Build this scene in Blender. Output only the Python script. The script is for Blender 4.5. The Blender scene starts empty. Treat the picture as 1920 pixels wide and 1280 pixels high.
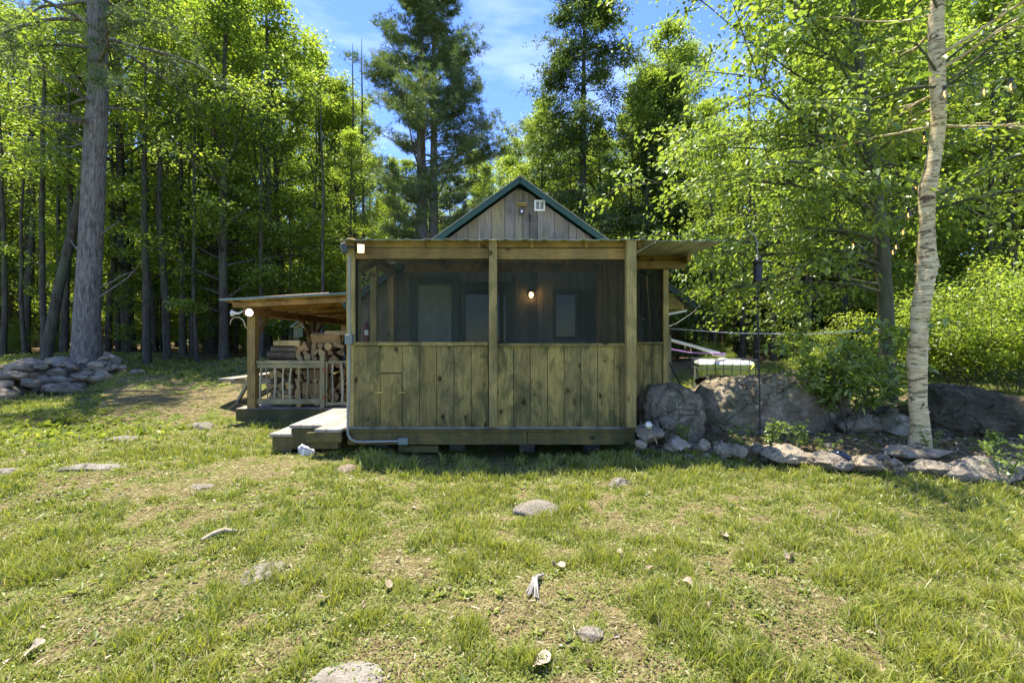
import bpy, math, random
import numpy as np
from mathutils import Vector, noise as mnoise

SC = bpy.context.scene
COL = SC.collection
R = math.radians
# ------------------------------------------------------------------ camera
cd = bpy.data.cameras.new('camera'); cam = bpy.data.objects.new('camera', cd); COL.objects.link(cam)
cd.sensor_width = 36; cd.lens = 16.0; cd.clip_start = 0.05; cd.clip_end = 3000
cam.location = (0, 0, 1.5); cam.rotation_euler = (R(90), 0, 0)
SC.camera = cam
F = 1920 * 16 / 36.0
# ------------------------------------------------------------------ light
SUN_EL, SUN_AZ = 75.0, -38.0           # azimuth measured from +Y towards +X
sd = Vector((math.sin(R(SUN_AZ)) * math.cos(R(SUN_EL)), math.cos(R(SUN_AZ)) * math.cos(R(SUN_EL)), math.sin(R(SUN_EL))))
sl = bpy.data.lights.new('sun', 'SUN'); sl.energy = 3.7; sl.angle = R(0.6); sl.color = (1.0, 0.94, 0.82)
so = bpy.data.objects.new('sun', sl); COL.objects.link(so)
so.rotation_euler = sd.to_track_quat('Z', 'Y').to_euler()
w = bpy.data.worlds.new('World'); SC.world = w; w.use_nodes = True
nt = w.node_tree; nt.nodes.clear()
out = nt.nodes.new('ShaderNodeOutputWorld'); bg = nt.nodes.new('ShaderNodeBackground')
sky = nt.nodes.new('ShaderNodeTexSky'); sky.sky_type = 'NISHITA'; sky.sun_disc = False
sky.sun_elevation = R(SUN_EL); sky.sun_rotation = R(SUN_AZ); sky.air_density = 0.8; sky.dust_density = 0.1; sky.ozone_density = 3.0
bg.inputs['Strength'].default_value = 0.15
tc = nt.nodes.new('ShaderNodeTexCoord'); mp = nt.nodes.new('ShaderNodeMapping'); mp.inputs['Scale'].default_value = (1.2, 1.2, 4.5)
mp.inputs['Location'].default_value = (0.35, 0.0, 0.2)
ns = nt.nodes.new('ShaderNodeTexNoise'); ns.inputs['Scale'].default_value = 2.6; ns.inputs['Detail'].default_value = 7; ns.inputs['Roughness'].default_value = 0.55
rp = nt.nodes.new('ShaderNodeValToRGB'); rp.color_ramp.elements[0].position = 0.50; rp.color_ramp.elements[1].position = 0.80
rp.color_ramp.elements[1].color = (.28, .28, .28, 1)
mx = nt.nodes.new('ShaderNodeMixRGB'); mx.inputs['Color2'].default_value = (6.0, 6.4, 7.0, 1)
L = nt.links.new
L(tc.outputs['Generated'], mp.inputs['Vector']); L(mp.outputs[0], ns.inputs['Vector']); L(ns.outputs['Fac'], rp.inputs['Fac'])
L(rp.outputs['Color'], mx.inputs['Fac']); L(sky.outputs[0], mx.inputs['Color1']); hs = nt.nodes.new('ShaderNodeHueSaturation'); hs.inputs['Hue'].default_value = 0.515; hs.inputs['Saturation'].default_value = 1.18; hs.inputs['Value'].default_value = 0.78; L(mx.outputs[0], hs.inputs['Color']); L(hs.outputs[0], bg.inputs['Color']); L(bg.outputs[0], out.inputs[0])
SC.view_settings.view_transform = 'Standard'; SC.view_settings.look = 'None'
SC.view_settings.gamma = 1.0; SC.view_settings.exposure = 1.9
SC.cycles.max_bounces = 12; SC.cycles.diffuse_bounces = 8; SC.cycles.transmission_bounces = 8; SC.cycles.transparent_max_bounces = 12
SC.cycles.use_denoising = True
SC.cycles.sample_clamp_indirect = 6

# ------------------------------------------------------------------ helpers
rnd = random.Random(7)
def at(px, Y, py=None):
    x = (px - 960) / F * Y
    return x if py is None else (x, Y, 1.5 - (py - 640) / F * Y)
def tag(o, label=None, cat=None, group=None, kind=None):
    if label: o['label'] = label
    if cat: o['category'] = cat
    if group: o['group'] = group
    if kind: o['kind'] = kind
    return o
def empty(name, loc, label, cat, group=None):
    o = bpy.data.objects.new(name, None); COL.objects.link(o); o.location = loc; o.empty_display_size = .1
    return tag(o, label, cat, group)
def link(name, me, parent=None, loc=None, rot=None, scale=None, world=True):
    o = bpy.data.objects.new(name, me); COL.objects.link(o)
    if parent:
        o.parent = parent
        if world:
            o.location = Vector((0, 0, 0)) - wloc(parent)
    if loc is not None: o.location = loc
    if rot is not None: o.rotation_euler = rot
    if scale is not None: o.scale = scale
    return o
def wloc(o):
    v = Vector((0, 0, 0))
    while o: v = v + o.location; o = o.parent
    return v
def np_mesh(name, verts, faces, tone=None, mats=None, smooth=False, uv=None, mi=None):
    me = bpy.data.meshes.new(name)
    verts = np.asarray(verts, dtype=np.float32); faces = np.asarray(faces, dtype=np.int32)
    n, k = faces.shape
    me.vertices.add(len(verts)); me.vertices.foreach_set('co', verts.ravel())
    me.loops.add(n * k); me.loops.foreach_set('vertex_index', faces.ravel())
    me.polygons.add(n); me.polygons.foreach_set('loop_start', np.arange(0, n * k, k, dtype=np.int32))
    me.polygons.foreach_set('loop_total', np.full(n, k, dtype=np.int32))
    if smooth: me.polygons.foreach_set('use_smooth', np.ones(n, dtype=bool))
    if mi is not None: me.polygons.foreach_set('material_index', np.asarray(mi, dtype=np.int32))
    if tone is not None:
        a = me.attributes.new('tone', 'FLOAT', 'FACE'); a.data.foreach_set('value', np.asarray(tone, dtype=np.float32))
    if uv is not None:
        l = me.uv_layers.new(name='UVMap'); l.data.foreach_set('uv', np.asarray(uv, dtype=np.float32).ravel())
    for m in (mats or []): me.materials.append(m)
    me.update(calc_edges=True)
    return me

class MB:
    """collects shapes, builds ONE mesh object"""
    def __init__(s): s.v = []; s.f = []; s.uv = []; s.t = []; s.mi = []; s.sm = []
    def add(s, vs, fs, uvs=None, tone=0.5, mi=0, smooth=False):
        b = len(s.v); s.v += [tuple(v) for v in vs]
        for i, f in enumerate(fs):
            s.f.append([b + k for k in f]); s.t.append(tone); s.mi.append(mi); s.sm.append(smooth)
            s.uv.append(uvs[i] if uvs else [(vs[k][0] + vs[k][1], vs[k][2]) for k in f])
    def beam(s, p, q, wd, ht, up=(0, 0, 1), tone=None, mi=0):
        """box from p to q (centre line), width wd sideways, height ht along up"""
        p = Vector(p); q = Vector(q); d = (q - p); Ln = d.length; d.normalize()
        u = Vector(up); sx = d.cross(u)
        if sx.length < 1e-4: u = Vector((0, 1, 0)); sx = d.cross(u)
        sx.normalize(); u = sx.cross(d).normalized()
        a, b = wd / 2, ht / 2
        vs = []
        for e in (p, q):
            for (i, j) in ((-a, -b), (a, -b), (a, b), (-a, b)): vs.append(e + sx * i + u * j)
        o1, o2 = rnd.random() * 50, rnd.random() * 50
        fs = [(0, 1, 5, 4), (1, 2, 6, 5), (2, 3, 7, 6), (3, 0, 4, 7), (3, 2, 1, 0), (4, 5, 6, 7)]
        uvs = []
        wds = (wd, ht, wd, ht); acc = 0
        for k in range(4):
            uvs.append([(o1, o2 + acc), (o1, o2 + acc + wds[k]), (o1 + Ln, o2 + acc + wds[k]), (o1 + Ln, o2 + acc)]); acc += wds[k]
        for k in range(2): uvs.append([(o1, o2), (o1 + wd * .1, o2), (o1 + wd * .1, o2 + ht), (o1, o2 + ht)])
        s.add(vs, fs, uvs, rnd.random() if tone is None else tone, mi)
        return s
    def box(s, x0, x1, y0, y1, z0, z1, tone=None, mi=0):
        dx, dy, dz = x1 - x0, y1 - y0, z1 - z0
        cx, cy, cz = (x0 + x1) / 2, (y0 + y1) / 2, (z0 + z1) / 2
        if dz >= dx and dz >= dy: return s.beam((cx, cy, z0), (cx, cy, z1), dx, dy, (0, 1, 0), tone, mi)
        if dx >= dy: return s.beam((x0, cy, cz), (x1, cy, cz), dy, dz, (0, 0, 1), tone, mi)
        return s.beam((cx, y0, cz), (cx, y1, cz), dx, dz, (0, 0, 1), tone, mi)
    def tube(s, pts, rad, n=8, tone=None, mi=0, cap=True, smooth=True):
        pts = [Vector(p) for p in pts]
        if not hasattr(rad, '__len__'): rad = [rad] * len(pts)
        vs = []; up = Vector((0, 0, 1)); o1 = rnd.random() * 50
        acc = 0; us = []
        for i, p in enumerate(pts):
            d = (pts[min(i + 1, len(pts) - 1)] - pts[max(i - 1, 0)]).normalized()
            a = d.cross(up)
            if a.length < 1e-3: a = d.cross(Vector((0, 1, 0)))
            a.normalize(); b = a.cross(d); up = b if abs(b.z) > .2 or True else up
            if i: acc += (p - pts[i - 1]).length
            us.append(o1 + acc)
            for k in range(n):
                an = 2 * math.pi * k / n; vs.append(p + (a * math.cos(an) + b * math.sin(an)) * rad[i])
        fs = []; uvs = []
        for i in range(len(pts) - 1):
            for k in range(n):
                k2 = (k + 1) % n
                fs.append((i * n + k, i * n + k2, (i + 1) * n + k2, (i + 1) * n + k))
                v0 = k / n * 6.28 * rad[0]; v1 = (k + 1) / n * 6.28 * rad[0]
                uvs.append([(us[i], v0), (us[i], v1), (us[i + 1], v1), (us[i + 1], v0)])
        tn = rnd.random() if tone is None else tone
        s.add(vs, fs, uvs, tn, mi, smooth)
        if cap:
            m = (len(pts) - 1) * n
            s.add(vs[:n], [tuple(reversed(range(n)))], None, tn, mi, False)
            s.add(vs[m:], [tuple(range(n))], None, tn, mi, False)
        return s
    def lathe(s, prof, c=(0, 0, 0), n=16, tone=.5, mi=0, axis=(0, 0, 1)):
        ax = Vector(axis).normalized(); q = Vector((0, 0, 1)).rotation_difference(ax); c = Vector(c)
        vs = []
        for r, z in prof:
            for k in range(n):
                a = 2 * math.pi * k / n; vs.append(c + q @ Vector((r * math.cos(a), r * math.sin(a), z)))
        fs = [(i * n + k, i * n + (k + 1) % n, (i + 1) * n + (k + 1) % n, (i + 1) * n + k) for i in range(len(prof) - 1) for k in range(n)]
        s.add(vs, fs, None, tone, mi, True)
        s.add(vs[:n], [tuple(reversed(range(n)))], None, tone, mi); s.add(vs[-n:], [tuple(range(n))], None, tone, mi)
        return s
    def prism(s, poly, y0, y1, tone=.5, mi=0):
        """polygon in XZ extruded along Y"""
        n = len(poly); vs = [(x, y0, z) for x, z in poly] + [(x, y1, z) for x, z in poly]
        o = rnd.random() * 50
        fs = [tuple(range(n)), tuple(reversed(range(n, 2 * n)))] + [(i, i + n, (i + 1) % n + n, (i + 1) % n) for i in range(n)]
        uvs = [[(vs[k][2] + o, vs[k][0] + o) for k in f] for f in fs]
        s.add(vs, fs, uvs, tone, mi); return s
    def build(s, name, mats, parent=None, bevel=0, label=None, origin=None):
        me = bpy.data.meshes.new(name)
        og = Vector(origin) if origin is not None else (wloc(parent) if parent else Vector((0, 0, 0)))
        me.from_pydata([(v[0] - og.x, v[1] - og.y, v[2] - og.z) for v in s.v], [], s.f)
        l = me.uv_layers.new(name='UVMap'); flat = []
        for u in s.uv:
            for c in u: flat += [c[0], c[1]]
        l.data.foreach_set('uv', flat)
        a = me.attributes.new('tone', 'FLOAT', 'FACE'); a.data.foreach_set('value', s.t)
        me.polygons.foreach_set('material_index', s.mi); me.polygons.foreach_set('use_smooth', s.sm)
        for m in (mats if isinstance(mats, (list, tuple)) else [mats]): me.materials.append(m)
        o = bpy.data.objects.new(name, me); COL.objects.link(o)
        if parent: o.parent = parent; o.location = og - wloc(parent)
        else: o.location = og
        if bevel:
            b = o.modifiers.new('bevel', 'BEVEL'); b.width = bevel; b.segments = 1; b.limit_method = 'ANGLE'
        if label: o['label'] = label
        return o

# ------------------------------------------------------------------ materials
MT = {}
def newmat(name):
    m = bpy.data.materials.new(name); m.use_nodes = True; n = m.node_tree; n.nodes.clear()
    o = n.nodes.new('ShaderNodeOutputMaterial'); MT[name] = m
    return m, n, o
def nd(n, t, **kw):
    x = n.nodes.new('ShaderNode' + t)
    for k, v in kw.items():
        if k in x.inputs: x.inputs[k].default_value = v
        else: setattr(x, k, v)
    return x
def ramp(n, stops):
    r = n.nodes.new('ShaderNodeValToRGB'); cr = r.color_ramp
    while len(cr.elements) < len(stops): cr.elements.new(0.5)
    for e, (p, c) in zip(cr.elements, stops): e.position = p; e.color = (*c, 1) if len(c) == 3 else c
    return r
def mix(n, a, b, fac, mode='MIX'):
    m = n.nodes.new('ShaderNodeMixRGB'); m.blend_type = mode
    for k, v in (('Color1', a), ('Color2', b), ('Fac', fac)):
        if hasattr(v, 'is_output') or isinstance(v, bpy.types.NodeSocket): n.links.new(v, m.inputs[k])
        else: m.inputs[k].default_value = (*v, 1) if isinstance(v, (tuple, list)) and len(v) == 3 else v
    return m.outputs[0]
def noise(n, vec, scale, detail=4, rough=.55, dist=0):
    x = nd(n, 'TexNoise', Scale=scale, Detail=detail, Roughness=rough, Distortion=dist)
    if vec is not None: n.links.new(vec, x.inputs['Vector'])
    return x.outputs['Fac']
def mapping(n, vec, scale, loc=(0, 0, 0)):
    x = nd(n, 'Mapping'); x.inputs['Scale'].default_value = scale; x.inputs['Location'].default_value = loc
    n.links.new(vec, x.inputs['Vector']); return x.outputs[0]
def bump(n, h, strength, dist):
    x = nd(n, 'Bump', Strength=strength, Distance=dist); n.links.new(h, x.inputs['Height']); return x.outputs[0]

def wood(name, stops, knots=True, grain=1.0, rough=.8, stain=None, stain_amt=0.0, spread=1.0, splash=False):
    """stops: colours by board tone; grain runs along UV u"""
    m, n, o = newmat(name); l = n.links.new
    uv = nd(n, 'UVMap').outputs[0]; tn = nd(n, 'Attribute', attribute_name='tone').outputs['Fac']
    geo = nd(n, 'NewGeometry').outputs['Position']
    base = ramp(n, stops); l(tn, base.inputs[0]); c = base.outputs[0]
    g1 = noise(n, mapping(n, uv, (1.6, 34, 1)), 2.2 * grain, 6, .65, .35)
    g2 = noise(n, mapping(n, uv, (3, 140, 1)), 2.0, 3, .6)
    gr = ramp(n, [(.28, (.38, .36, .33)), (.5, (.95, .95, .93)), (.75, (1.4, 1.36, 1.25))]); l(g1, gr.inputs[0])
    c = mix(n, c, gr.outputs[0], .85, 'MULTIPLY')
    gr2 = ramp(n, [(.35, (.62, .60, .56)), (.6, (1.1, 1.1, 1.1))]); l(g2, gr2.inputs[0])
    c = mix(n, c, gr2.outputs[0], .55, 'MULTIPLY')
    # blotches of weathering
    b1 = noise(n, mapping(n, geo, (1.2, 1.2, .55)), 2.3, 5, .6, .3)
    br = ramp(n, [(.33, (.48, .48, .44)), (.5, (1, 1, 1)), (.68, (1.4, 1.34, 1.15))]); l(b1, br.inputs[0])
    c = mix(n, c, br.outputs[0], .8 * spread, 'MULTIPLY')
    if stain:
        sn = noise(n, mapping(n, geo, (1.6, 1.6, .8)), 3.6, 7, .68, .8)
        sr = ramp(n, [(.47, (0, 0, 0)), (.60, (1, 1, 1))]); l(sn, sr.inputs[0])
        mm = nd(n, 'Math', operation='MULTIPLY'); l(sr.outputs[0], mm.inputs[0]); mm.inputs[1].default_value = stain_amt
        c = mix(n, c, stain, mm.outputs[0])
    if splash:
        sz_ = nd(n, 'SeparateXYZ'); l(geo, sz_.inputs[0]); mr_ = nd(n, 'MapRange'); l(sz_.outputs[2], mr_.inputs[0]); mr_.inputs['From Min'].default_value = .47; mr_.inputs['From Max'].default_value = 1.0; mr_.inputs['To Min'].default_value = .75; mr_.inputs['To Max'].default_value = 0
        nz_ = noise(n, mapping(n, geo, (5, 5, 1.6)), 2.0, 6, .7, .4); nr_ = ramp(n, [(.38, (0, 0, 0)), (.62, (1, 1, 1))]); l(nz_, nr_.inputs[0]); mu_ = nd(n, 'Math', operation='MULTIPLY'); l(nr_.outputs[0], mu_.inputs[0]); l(mr_.outputs[0], mu_.inputs[1]); c = mix(n, c, (.035, .042, .014), mu_.outputs[0])
    h = g1
    if knots:
        v = nd(n, 'TexVoronoi', Scale=1.0); v.inputs['Randomness'].default_value = 1.0
        wv = mapping(n, uv, (4.6, 7.0, 1)); wn = nd(n, 'TexNoise', Scale=2.2, Detail=4.0); l(wv, wn.inputs['Vector']); wa = nd(n, 'VectorMath', operation='SCALE'); wa.inputs['Scale'].default_value = .35; l(wn.outputs['Color'], wa.inputs[0]); wb = nd(n, 'VectorMath', operation='ADD'); l(wv, wb.inputs[0]); l(wa.outputs[0], wb.inputs[1]); l(wb.outputs[0], v.inputs['Vector'])
        kr = ramp(n, [(.07, (.13, .10, .07)), (.12, (.40, .34, .26)), (.24, (1, 1, 1))]); l(v.outputs['Distance'], kr.inputs[0])
        vc = nd(n, 'SeparateColor'); l(v.outputs['Color'], vc.inputs[0])
        gt = nd(n, 'Math', operation='GREATER_THAN'); l(vc.outputs[0], gt.inputs[0]); gt.inputs[1].default_value = .48
        c = mix(n, c, mix(n, c, kr.outputs[0], 1.0, 'MULTIPLY'), gt.outputs[0])
    p = nd(n, 'BsdfPrincipled', Roughness=rough); l(c, p.inputs['Base Color'])
    p.inputs['Specular IOR Level'].default_value = .25
    l(bump(n, g1, .55, .004), p.inputs['Normal']); l(p.outputs[0], o.inputs[0])
    return m
def plain(name, col, rough=.5, metal=0, var=.15, scale=6, emis=None, estr=0, bumpd=0):
    m, n, o = newmat(name); l = n.links.new
    p = nd(n, 'BsdfPrincipled', Roughness=rough, Metallic=metal)
    tcx = nd(n, 'TexCoord').outputs['Object']
    f = noise(n, tcx, scale, 5, .6)
    r = ramp(n, [(.3, tuple(c * (1 - var) for c in col)), (.7, tuple(min(1, c * (1 + var)) for c in col))]); l(f, r.inputs[0])
    l(r.outputs[0], p.inputs['Base Color'])
    if bumpd: l(bump(n, f, .6, bumpd), p.inputs['Normal'])
    if emis: p.inputs['Emission Color'].default_value = (*emis, 1); p.inputs['Emission Strength'].default_value = estr
    l(p.outputs[0], o.inputs[0]); return m
W_wall = wood('treated_board', [(0, (.16, .115, .045)), (.35, (.32, .245, .08)), (.6, (.23, .18, .068)), (.8, (.38, .30, .10)), (1, (.20, .155, .058))], stain=(.055, .062, .022), stain_amt=.65, splash=True)
W_post = wood('treated_post', [(0, (.34, .25, .095)), (1, (.44, .34, .12))], stain=(.10, .11, .04), stain_amt=.4)
W_beam = wood('treated_beam', [(0, (.20, .13, .045)), (1, (.34, .23, .08))], stain=(.16, .12, .05), stain_amt=.4)
W_grey = wood('weathered_barn_board', [(0, (.085, .08, .078)), (.3, (.24, .22, .19)), (.6, (.14, .135, .135)), (.8, (.25, .225, .14)), (1, (.17, .15, .115))], knots=False, stain=(.20, .17, .10), stain_amt=.4)
W_deck = wood('weathered_deck', [(0, (.30, .27, .23)), (1, (.42, .38, .32))], stain=(.20, .18, .14), stain_amt=.4)
W_fascia = wood('deck_fascia_wood', [(0, (.10, .085, .03)), (1, (.15, .115, .04))], stain=(.05, .06, .025), stain_amt=.6)
W_red = wood('rough_rafter_wood', [(0, (.32, .16, .06)), (.5, (.46, .28, .11)), (1, (.55, .38, .17))], stain=(.14, .07, .03), stain_amt=.5)
W_rail = wood('railing_wood', [(0, (.30, .25, .13)), (1, (.38, .32, .17))], stain=(.2, .2, .12), stain_amt=.4)
W_stick = wood('peeled_branch_wood', [(0, (.38, .32, .20)), (1, (.55, .49, .34))], knots=False, stain=(.2, .16, .09), stain_amt=.5)
W_bark = wood('firewood_bark', [(0, (.12, .085, .055)), (.5, (.22, .165, .11)), (1, (.34, .27, .18))], knots=False)
W_split = wood('split_firewood', [(0, (.24, .15, .075)), (.5, (.42, .28, .13)), (.85, (.55, .38, .16)), (1, (.75, .52, .16))], knots=False)
W_table = wood('grey_picnic_wood', [(0, (.22, .19, .15)), (1, (.36, .32, .26))], knots=False)
M_green = plain('green_painted_metal', (.010, .045, .030), .5, .0, .2, 3)
M_roof = plain('galvanised_corrugated_steel', (.40, .41, .36), .55, .35, .35, 2.2)
M_conduit = plain('grey_conduit', (.24, .24, .21), .55, 0, .1)
M_box = plain('grey_junction_box', (.16, .19, .15), .6, 0, .1)
M_dark = plain('dark_void', (.012, .012, .010), .9)
M_white = plain('white_plastic', (.78, .78, .74), .45, 0, .06)
M_black = plain('black_painted_metal', (.015, .015, .015), .45, 0, .2)
M_frame = plain('dark_window_frame', (.03, .035, .03), .6)
M_door = plain('dull_painted_door', (.22, .23, .17), .6, 0, .2)
M_red = plain('red_paint', (.17, .02, .02), .45)
M_rust = plain('rusted_iron', (.30, .09, .035), .8, .2, .4, 25)
M_lamp = plain('lit_floodlight', (.8, .6, .35), .4, emis=(1.0, .66, .30), estr=.9)
M_lampw = plain('lit_white_bulb', (.9, .9, .85), .4, emis=(1.0, .93, .78), estr=3)
M_bulb = plain('lit_wall_bulb', (.9, .8, .6), .4, emis=(1.0, .60, .24), estr=16)
M_block = plain('concrete_block', (.08, .075, .065), .9, 0, .3, 9)
M_floodhead = plain('bronze_flood_housing', (.05, .05, .045), .5)
M_fil = plain('warm_filament', (.9, .6, .3), .4, emis=(1.0, .50, .14), estr=1.2)
# window glass: dark, reflective
def glassy(name, col, rough=.03):
    m, n, o = newmat(name); p = nd(n, 'BsdfPrincipled', Roughness=rough); p.inputs['Base Color'].default_value = (*col, 1)
    p.inputs['Specular IOR Level'].default_value = .35; n.links.new(p.outputs[0], o.inputs[0]); return m
M_glass = glassy('dark_window_glass', (.03, .035, .03))
def clear_glass(name, tint, a):
    m, n, o = newmat(name); t = nd(n, 'BsdfTransparent'); t.inputs[0].default_value = (*tint, 1)
    g = nd(n, 'BsdfGlossy', Roughness=.05); mxs = nd(n, 'MixShader'); mxs.inputs[0].default_value = a
    n.links.new(t.outputs[0], mxs.inputs[1]); n.links.new(g.outputs[0], mxs.inputs[2]); n.links.new(mxs.outputs[0], o.inputs[0]); return m
M_bulbglass = clear_glass('clear_bulb_glass', (.90, .86, .74), .07)
# insect screen : fine mesh seen as an even veil
m, n, o = newmat('insect_screen'); t = nd(n, 'BsdfTransparent'); d = nd(n, 'BsdfDiffuse'); d.inputs[0].default_value = (.05, .056, .04, 1)
ms = nd(n, 'MixShader'); n.links.new(t.outputs[0], ms.inputs[1]); n.links.new(d.outputs[0], ms.inputs[2]); n.links.new(ms.outputs[0], o.inputs[0])
sc_ = noise(n, nd(n, 'TexCoord').outputs['Object'], 1.3, 2)
mr = nd(n, 'MapRange'); mr.inputs['To Min'].default_value = .36; mr.inputs['To Max'].default_value = .50; n.links.new(sc_, mr.inputs[0]); n.links.new(mr.outputs[0], ms.inputs[0])
M_screen = m

def stone_mat(name, dark, mid, light, lichen, lich_amt=.5, moss=None, moss_amt=0, scale=1.0):
    m, n, o = newmat(name); l = n.links.new
    oc = nd(n, 'NewGeometry').outputs['Position']
    a = noise(n, oc, 3.0 * scale, 8, .68, .4); r = ramp(n, [(.28, dark), (.5, mid), (.74, light)]); l(a, r.inputs[0]); c = r.outputs[0]
    s = noise(n, oc, 60 * scale, 3, .7); sr = ramp(n, [(.35, (.6, .6, .6)), (.6, (1.15, 1.15, 1.15))]); l(s, sr.inputs[0]); c = mix(n, c, sr.outputs[0], .6, 'MULTIPLY')
    li = noise(n, oc, 9 * scale, 6, .7, .8); lr = ramp(n, [(.54, (0, 0, 0)), (.62, (1, 1, 1))]); l(li, lr.inputs[0])
    mm = nd(n, 'Math', operation='MULTIPLY'); l(lr.outputs[0], mm.inputs[0]); mm.inputs[1].default_value = lich_amt
    c = mix(n, c, lichen, mm.outputs[0])
    if moss:
        mo = noise(n, oc, 2.1, 6, .65, .5); r2 = ramp(n, [(.5, (0, 0, 0)), (.6, (1, 1, 1))]); l(mo, r2.inputs[0])
        m2 = nd(n, 'Math', operation='MULTIPLY'); l(r2.outputs[0], m2.inputs[0]); m2.inputs[1].default_value = moss_amt
        c = mix(n, c, moss, m2.outputs[0])
    vo = nd(n, 'TexVoronoi', feature='DISTANCE_TO_EDGE', Scale=1.0); wz = nd(n, 'VectorMath', operation='ADD'); nz = nd(n, 'TexNoise', Scale=3.0, Detail=4.0); l(oc, nz.inputs['Vector']); sc3 = nd(n, 'VectorMath', operation='SCALE'); l(nz.outputs['Color'], sc3.inputs[0]); sc3.inputs['Scale'].default_value = .5
    l(oc, wz.inputs[0]); l(sc3.outputs[0], wz.inputs[1]); l(mapping(n, wz.outputs[0], (1.1, 1.3, 3.6)), vo.inputs['Vector']); vr = ramp(n, [(.0, (.16, .14, .12)), (.03, (1, 1, 1))]); l(vo.outputs['Distance'], vr.inputs[0]); c = mix(n, c, vr.outputs[0], .8, 'MULTIPLY')
    p = nd(n, 'BsdfPrincipled', Roughness=.88); p.inputs['Specular IOR Level'].default_value = .2
    l(c, p.inputs['Base Color']); b = nd(n, 'Math', operation='ADD'); l(a, b.inputs[0]); l(s, b.inputs[1])
    l(bump(n, b.outputs[0], 1.0, .04), p.inputs['Normal']); l(p.outputs[0], o.inputs[0]); return m
S_granite = stone_mat('lichened_granite', (.13, .09, .055), (.34, .27, .175), (.54, .45, .31), (.62, .58, .43), .6, (.06, .085, .03), .5)
S_dark = stone_mat('dark_mossy_boulder', (.045, .036, .022), (.11, .09, .056), (.21, .175, .115), (.17, .17, .09), .55, (.05, .065, .035), .4)  # darker stone tones with lichen and moss patches
S_grey = stone_mat('grey_fieldstone', (.15, .12, .085), (.34, .285, .21), (.50, .43, .335), (.46, .42, .29), .5)
S_tan = stone_mat('tan_fieldstone', (.24, .18, .11), (.44, .36, .24), (.60, .51, .37), (.48, .45, .31), .45)
S_lawn = stone_mat('pale_embedded_stone', (.17, .145, .10), (.30, .26, .20), (.44, .40, .34), (.22, .23, .11), .5)

def leaf_mat(name, stops, trans=.45, gloss=.06, rough=.45, tcol=1.35):
    m, n, o = newmat(name); l = n.links.new
    tn = nd(n, 'Attribute', attribute_name='tone').outputs['Fac']; r = ramp(n, stops); l(tn, r.inputs[0])
    d = nd(n, 'BsdfDiffuse'); l(r.outputs[0], d.inputs[0])
    t = nd(n, 'BsdfTranslucent'); tc_ = mix(n, r.outputs[0], (tcol, tcol * 1.04, tcol * .55), 1.0, 'MULTIPLY'); l(tc_, t.inputs[0])
    a = nd(n, 'MixShader'); a.inputs[0].default_value = trans; l(d.outputs[0], a.inputs[1]); l(t.outputs[0], a.inputs[2])
    g = nd(n, 'BsdfGlossy', Roughness=rough); b = nd(n, 'MixShader'); b.inputs[0].default_value = gloss; l(a.outputs[0], b.inputs[1]); l(g.outputs[0], b.inputs[2])
    l(b.outputs[0], o.inputs[0]); return m
F_maple = leaf_mat('maple_foliage', [(0, (.11, .165, .026)), (.5, (.21, .275, .042)), (1, (.36, .40, .075))], .6, .04, .4, 1.5)
F_beech = leaf_mat('beech_foliage', [(0, (.12, .18, .03)), (.5, (.20, .265, .042)), (1, (.32, .37, .07))], .55, .05, .4, 1.4)
F_dark = leaf_mat('hemlock_foliage', [(0, (.05, .09, .025)), (.5, (.09, .14, .035)), (1, (.17, .21, .05))], .35, .04)
F_pine = leaf_mat('pine_needles', [(0, (.06, .10, .035)), (.5, (.11, .165, .05)), (1, (.20, .24, .075))], .35, .05)
F_grass = leaf_mat('grass_blades', [(0, (.46, .39, .20)), (.16, (.36, .31, .13)), (.24, (.06, .095, .017)), (.55, (.19, .235, .033)), (1, (.44, .43, .07))], .4, .04, .4, 1.3)
F_weed = leaf_mat('broadleaf_weed', [(0, (.10, .14, .024)), (1, (.30, .33, .06))], .45, .025)
F_dead = leaf_mat('dead_leaf_litter', [(0, (.14, .085, .045)), (.5, (.27, .20, .12)), (1, (.42, .34, .24))], .2, .04)
def bark_mat(name, a_, b_, c_, sc=1.0, tint=None):
    m, n, o = newmat(name); l = n.links.new
    oc = nd(n, 'TexCoord').outputs['Object']
    mv = mapping(n, oc, (9 * sc, 9 * sc, 1.6 * sc)); f = noise(n, mv, 2.2, 7, .65, .5)
    r = ramp(n, [(.32, a_), (.5, b_), (.68, c_)]); l(f, r.inputs[0]); c = r.outputs[0]
    if tint:
        f2 = noise(n, oc, 1.1, 4, .6); r2 = ramp(n, [(.48, (0, 0, 0)), (.62, (.7, .7, .7))]); l(f2, r2.inputs[0]); c = mix(n, c, tint, r2.outputs[0])
    p = nd(n, 'BsdfPrincipled', Roughness=.9); p.inputs['Specular IOR Level'].default_value = .15; l(c, p.inputs['Base Color'])
    l(bump(n, f, .9, .03), p.inputs['Normal']); l(p.outputs[0], o.inputs[0]); return m
B_pine = bark_mat('pine_bark', (.05, .042, .036), (.16, .138, .12), (.28, .25, .22), 1.3)
B_forest = bark_mat('forest_bark', (.035, .03, .024), (.075, .063, .05), (.13, .112, .09), 1.0, (.10, .12, .07))
B_beech = bark_mat('smooth_beech_bark', (.06, .055, .035), (.09, .085, .055), (.13, .12, .08), .6, (.12, .14, .07))
m, n, o = newmat('birch_bark'); l = n.links.new; oc = nd(n, 'TexCoord').outputs['Object']
a = noise(n, mapping(n, oc, (3, 3, 14)), 2.0, 6, .6, .4); r = ramp(n, [(.3, (.38, .27, .13)), (.5, (.60, .46, .23)), (.72, (.72, .60, .36))]); l(a, r.inputs[0])
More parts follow.
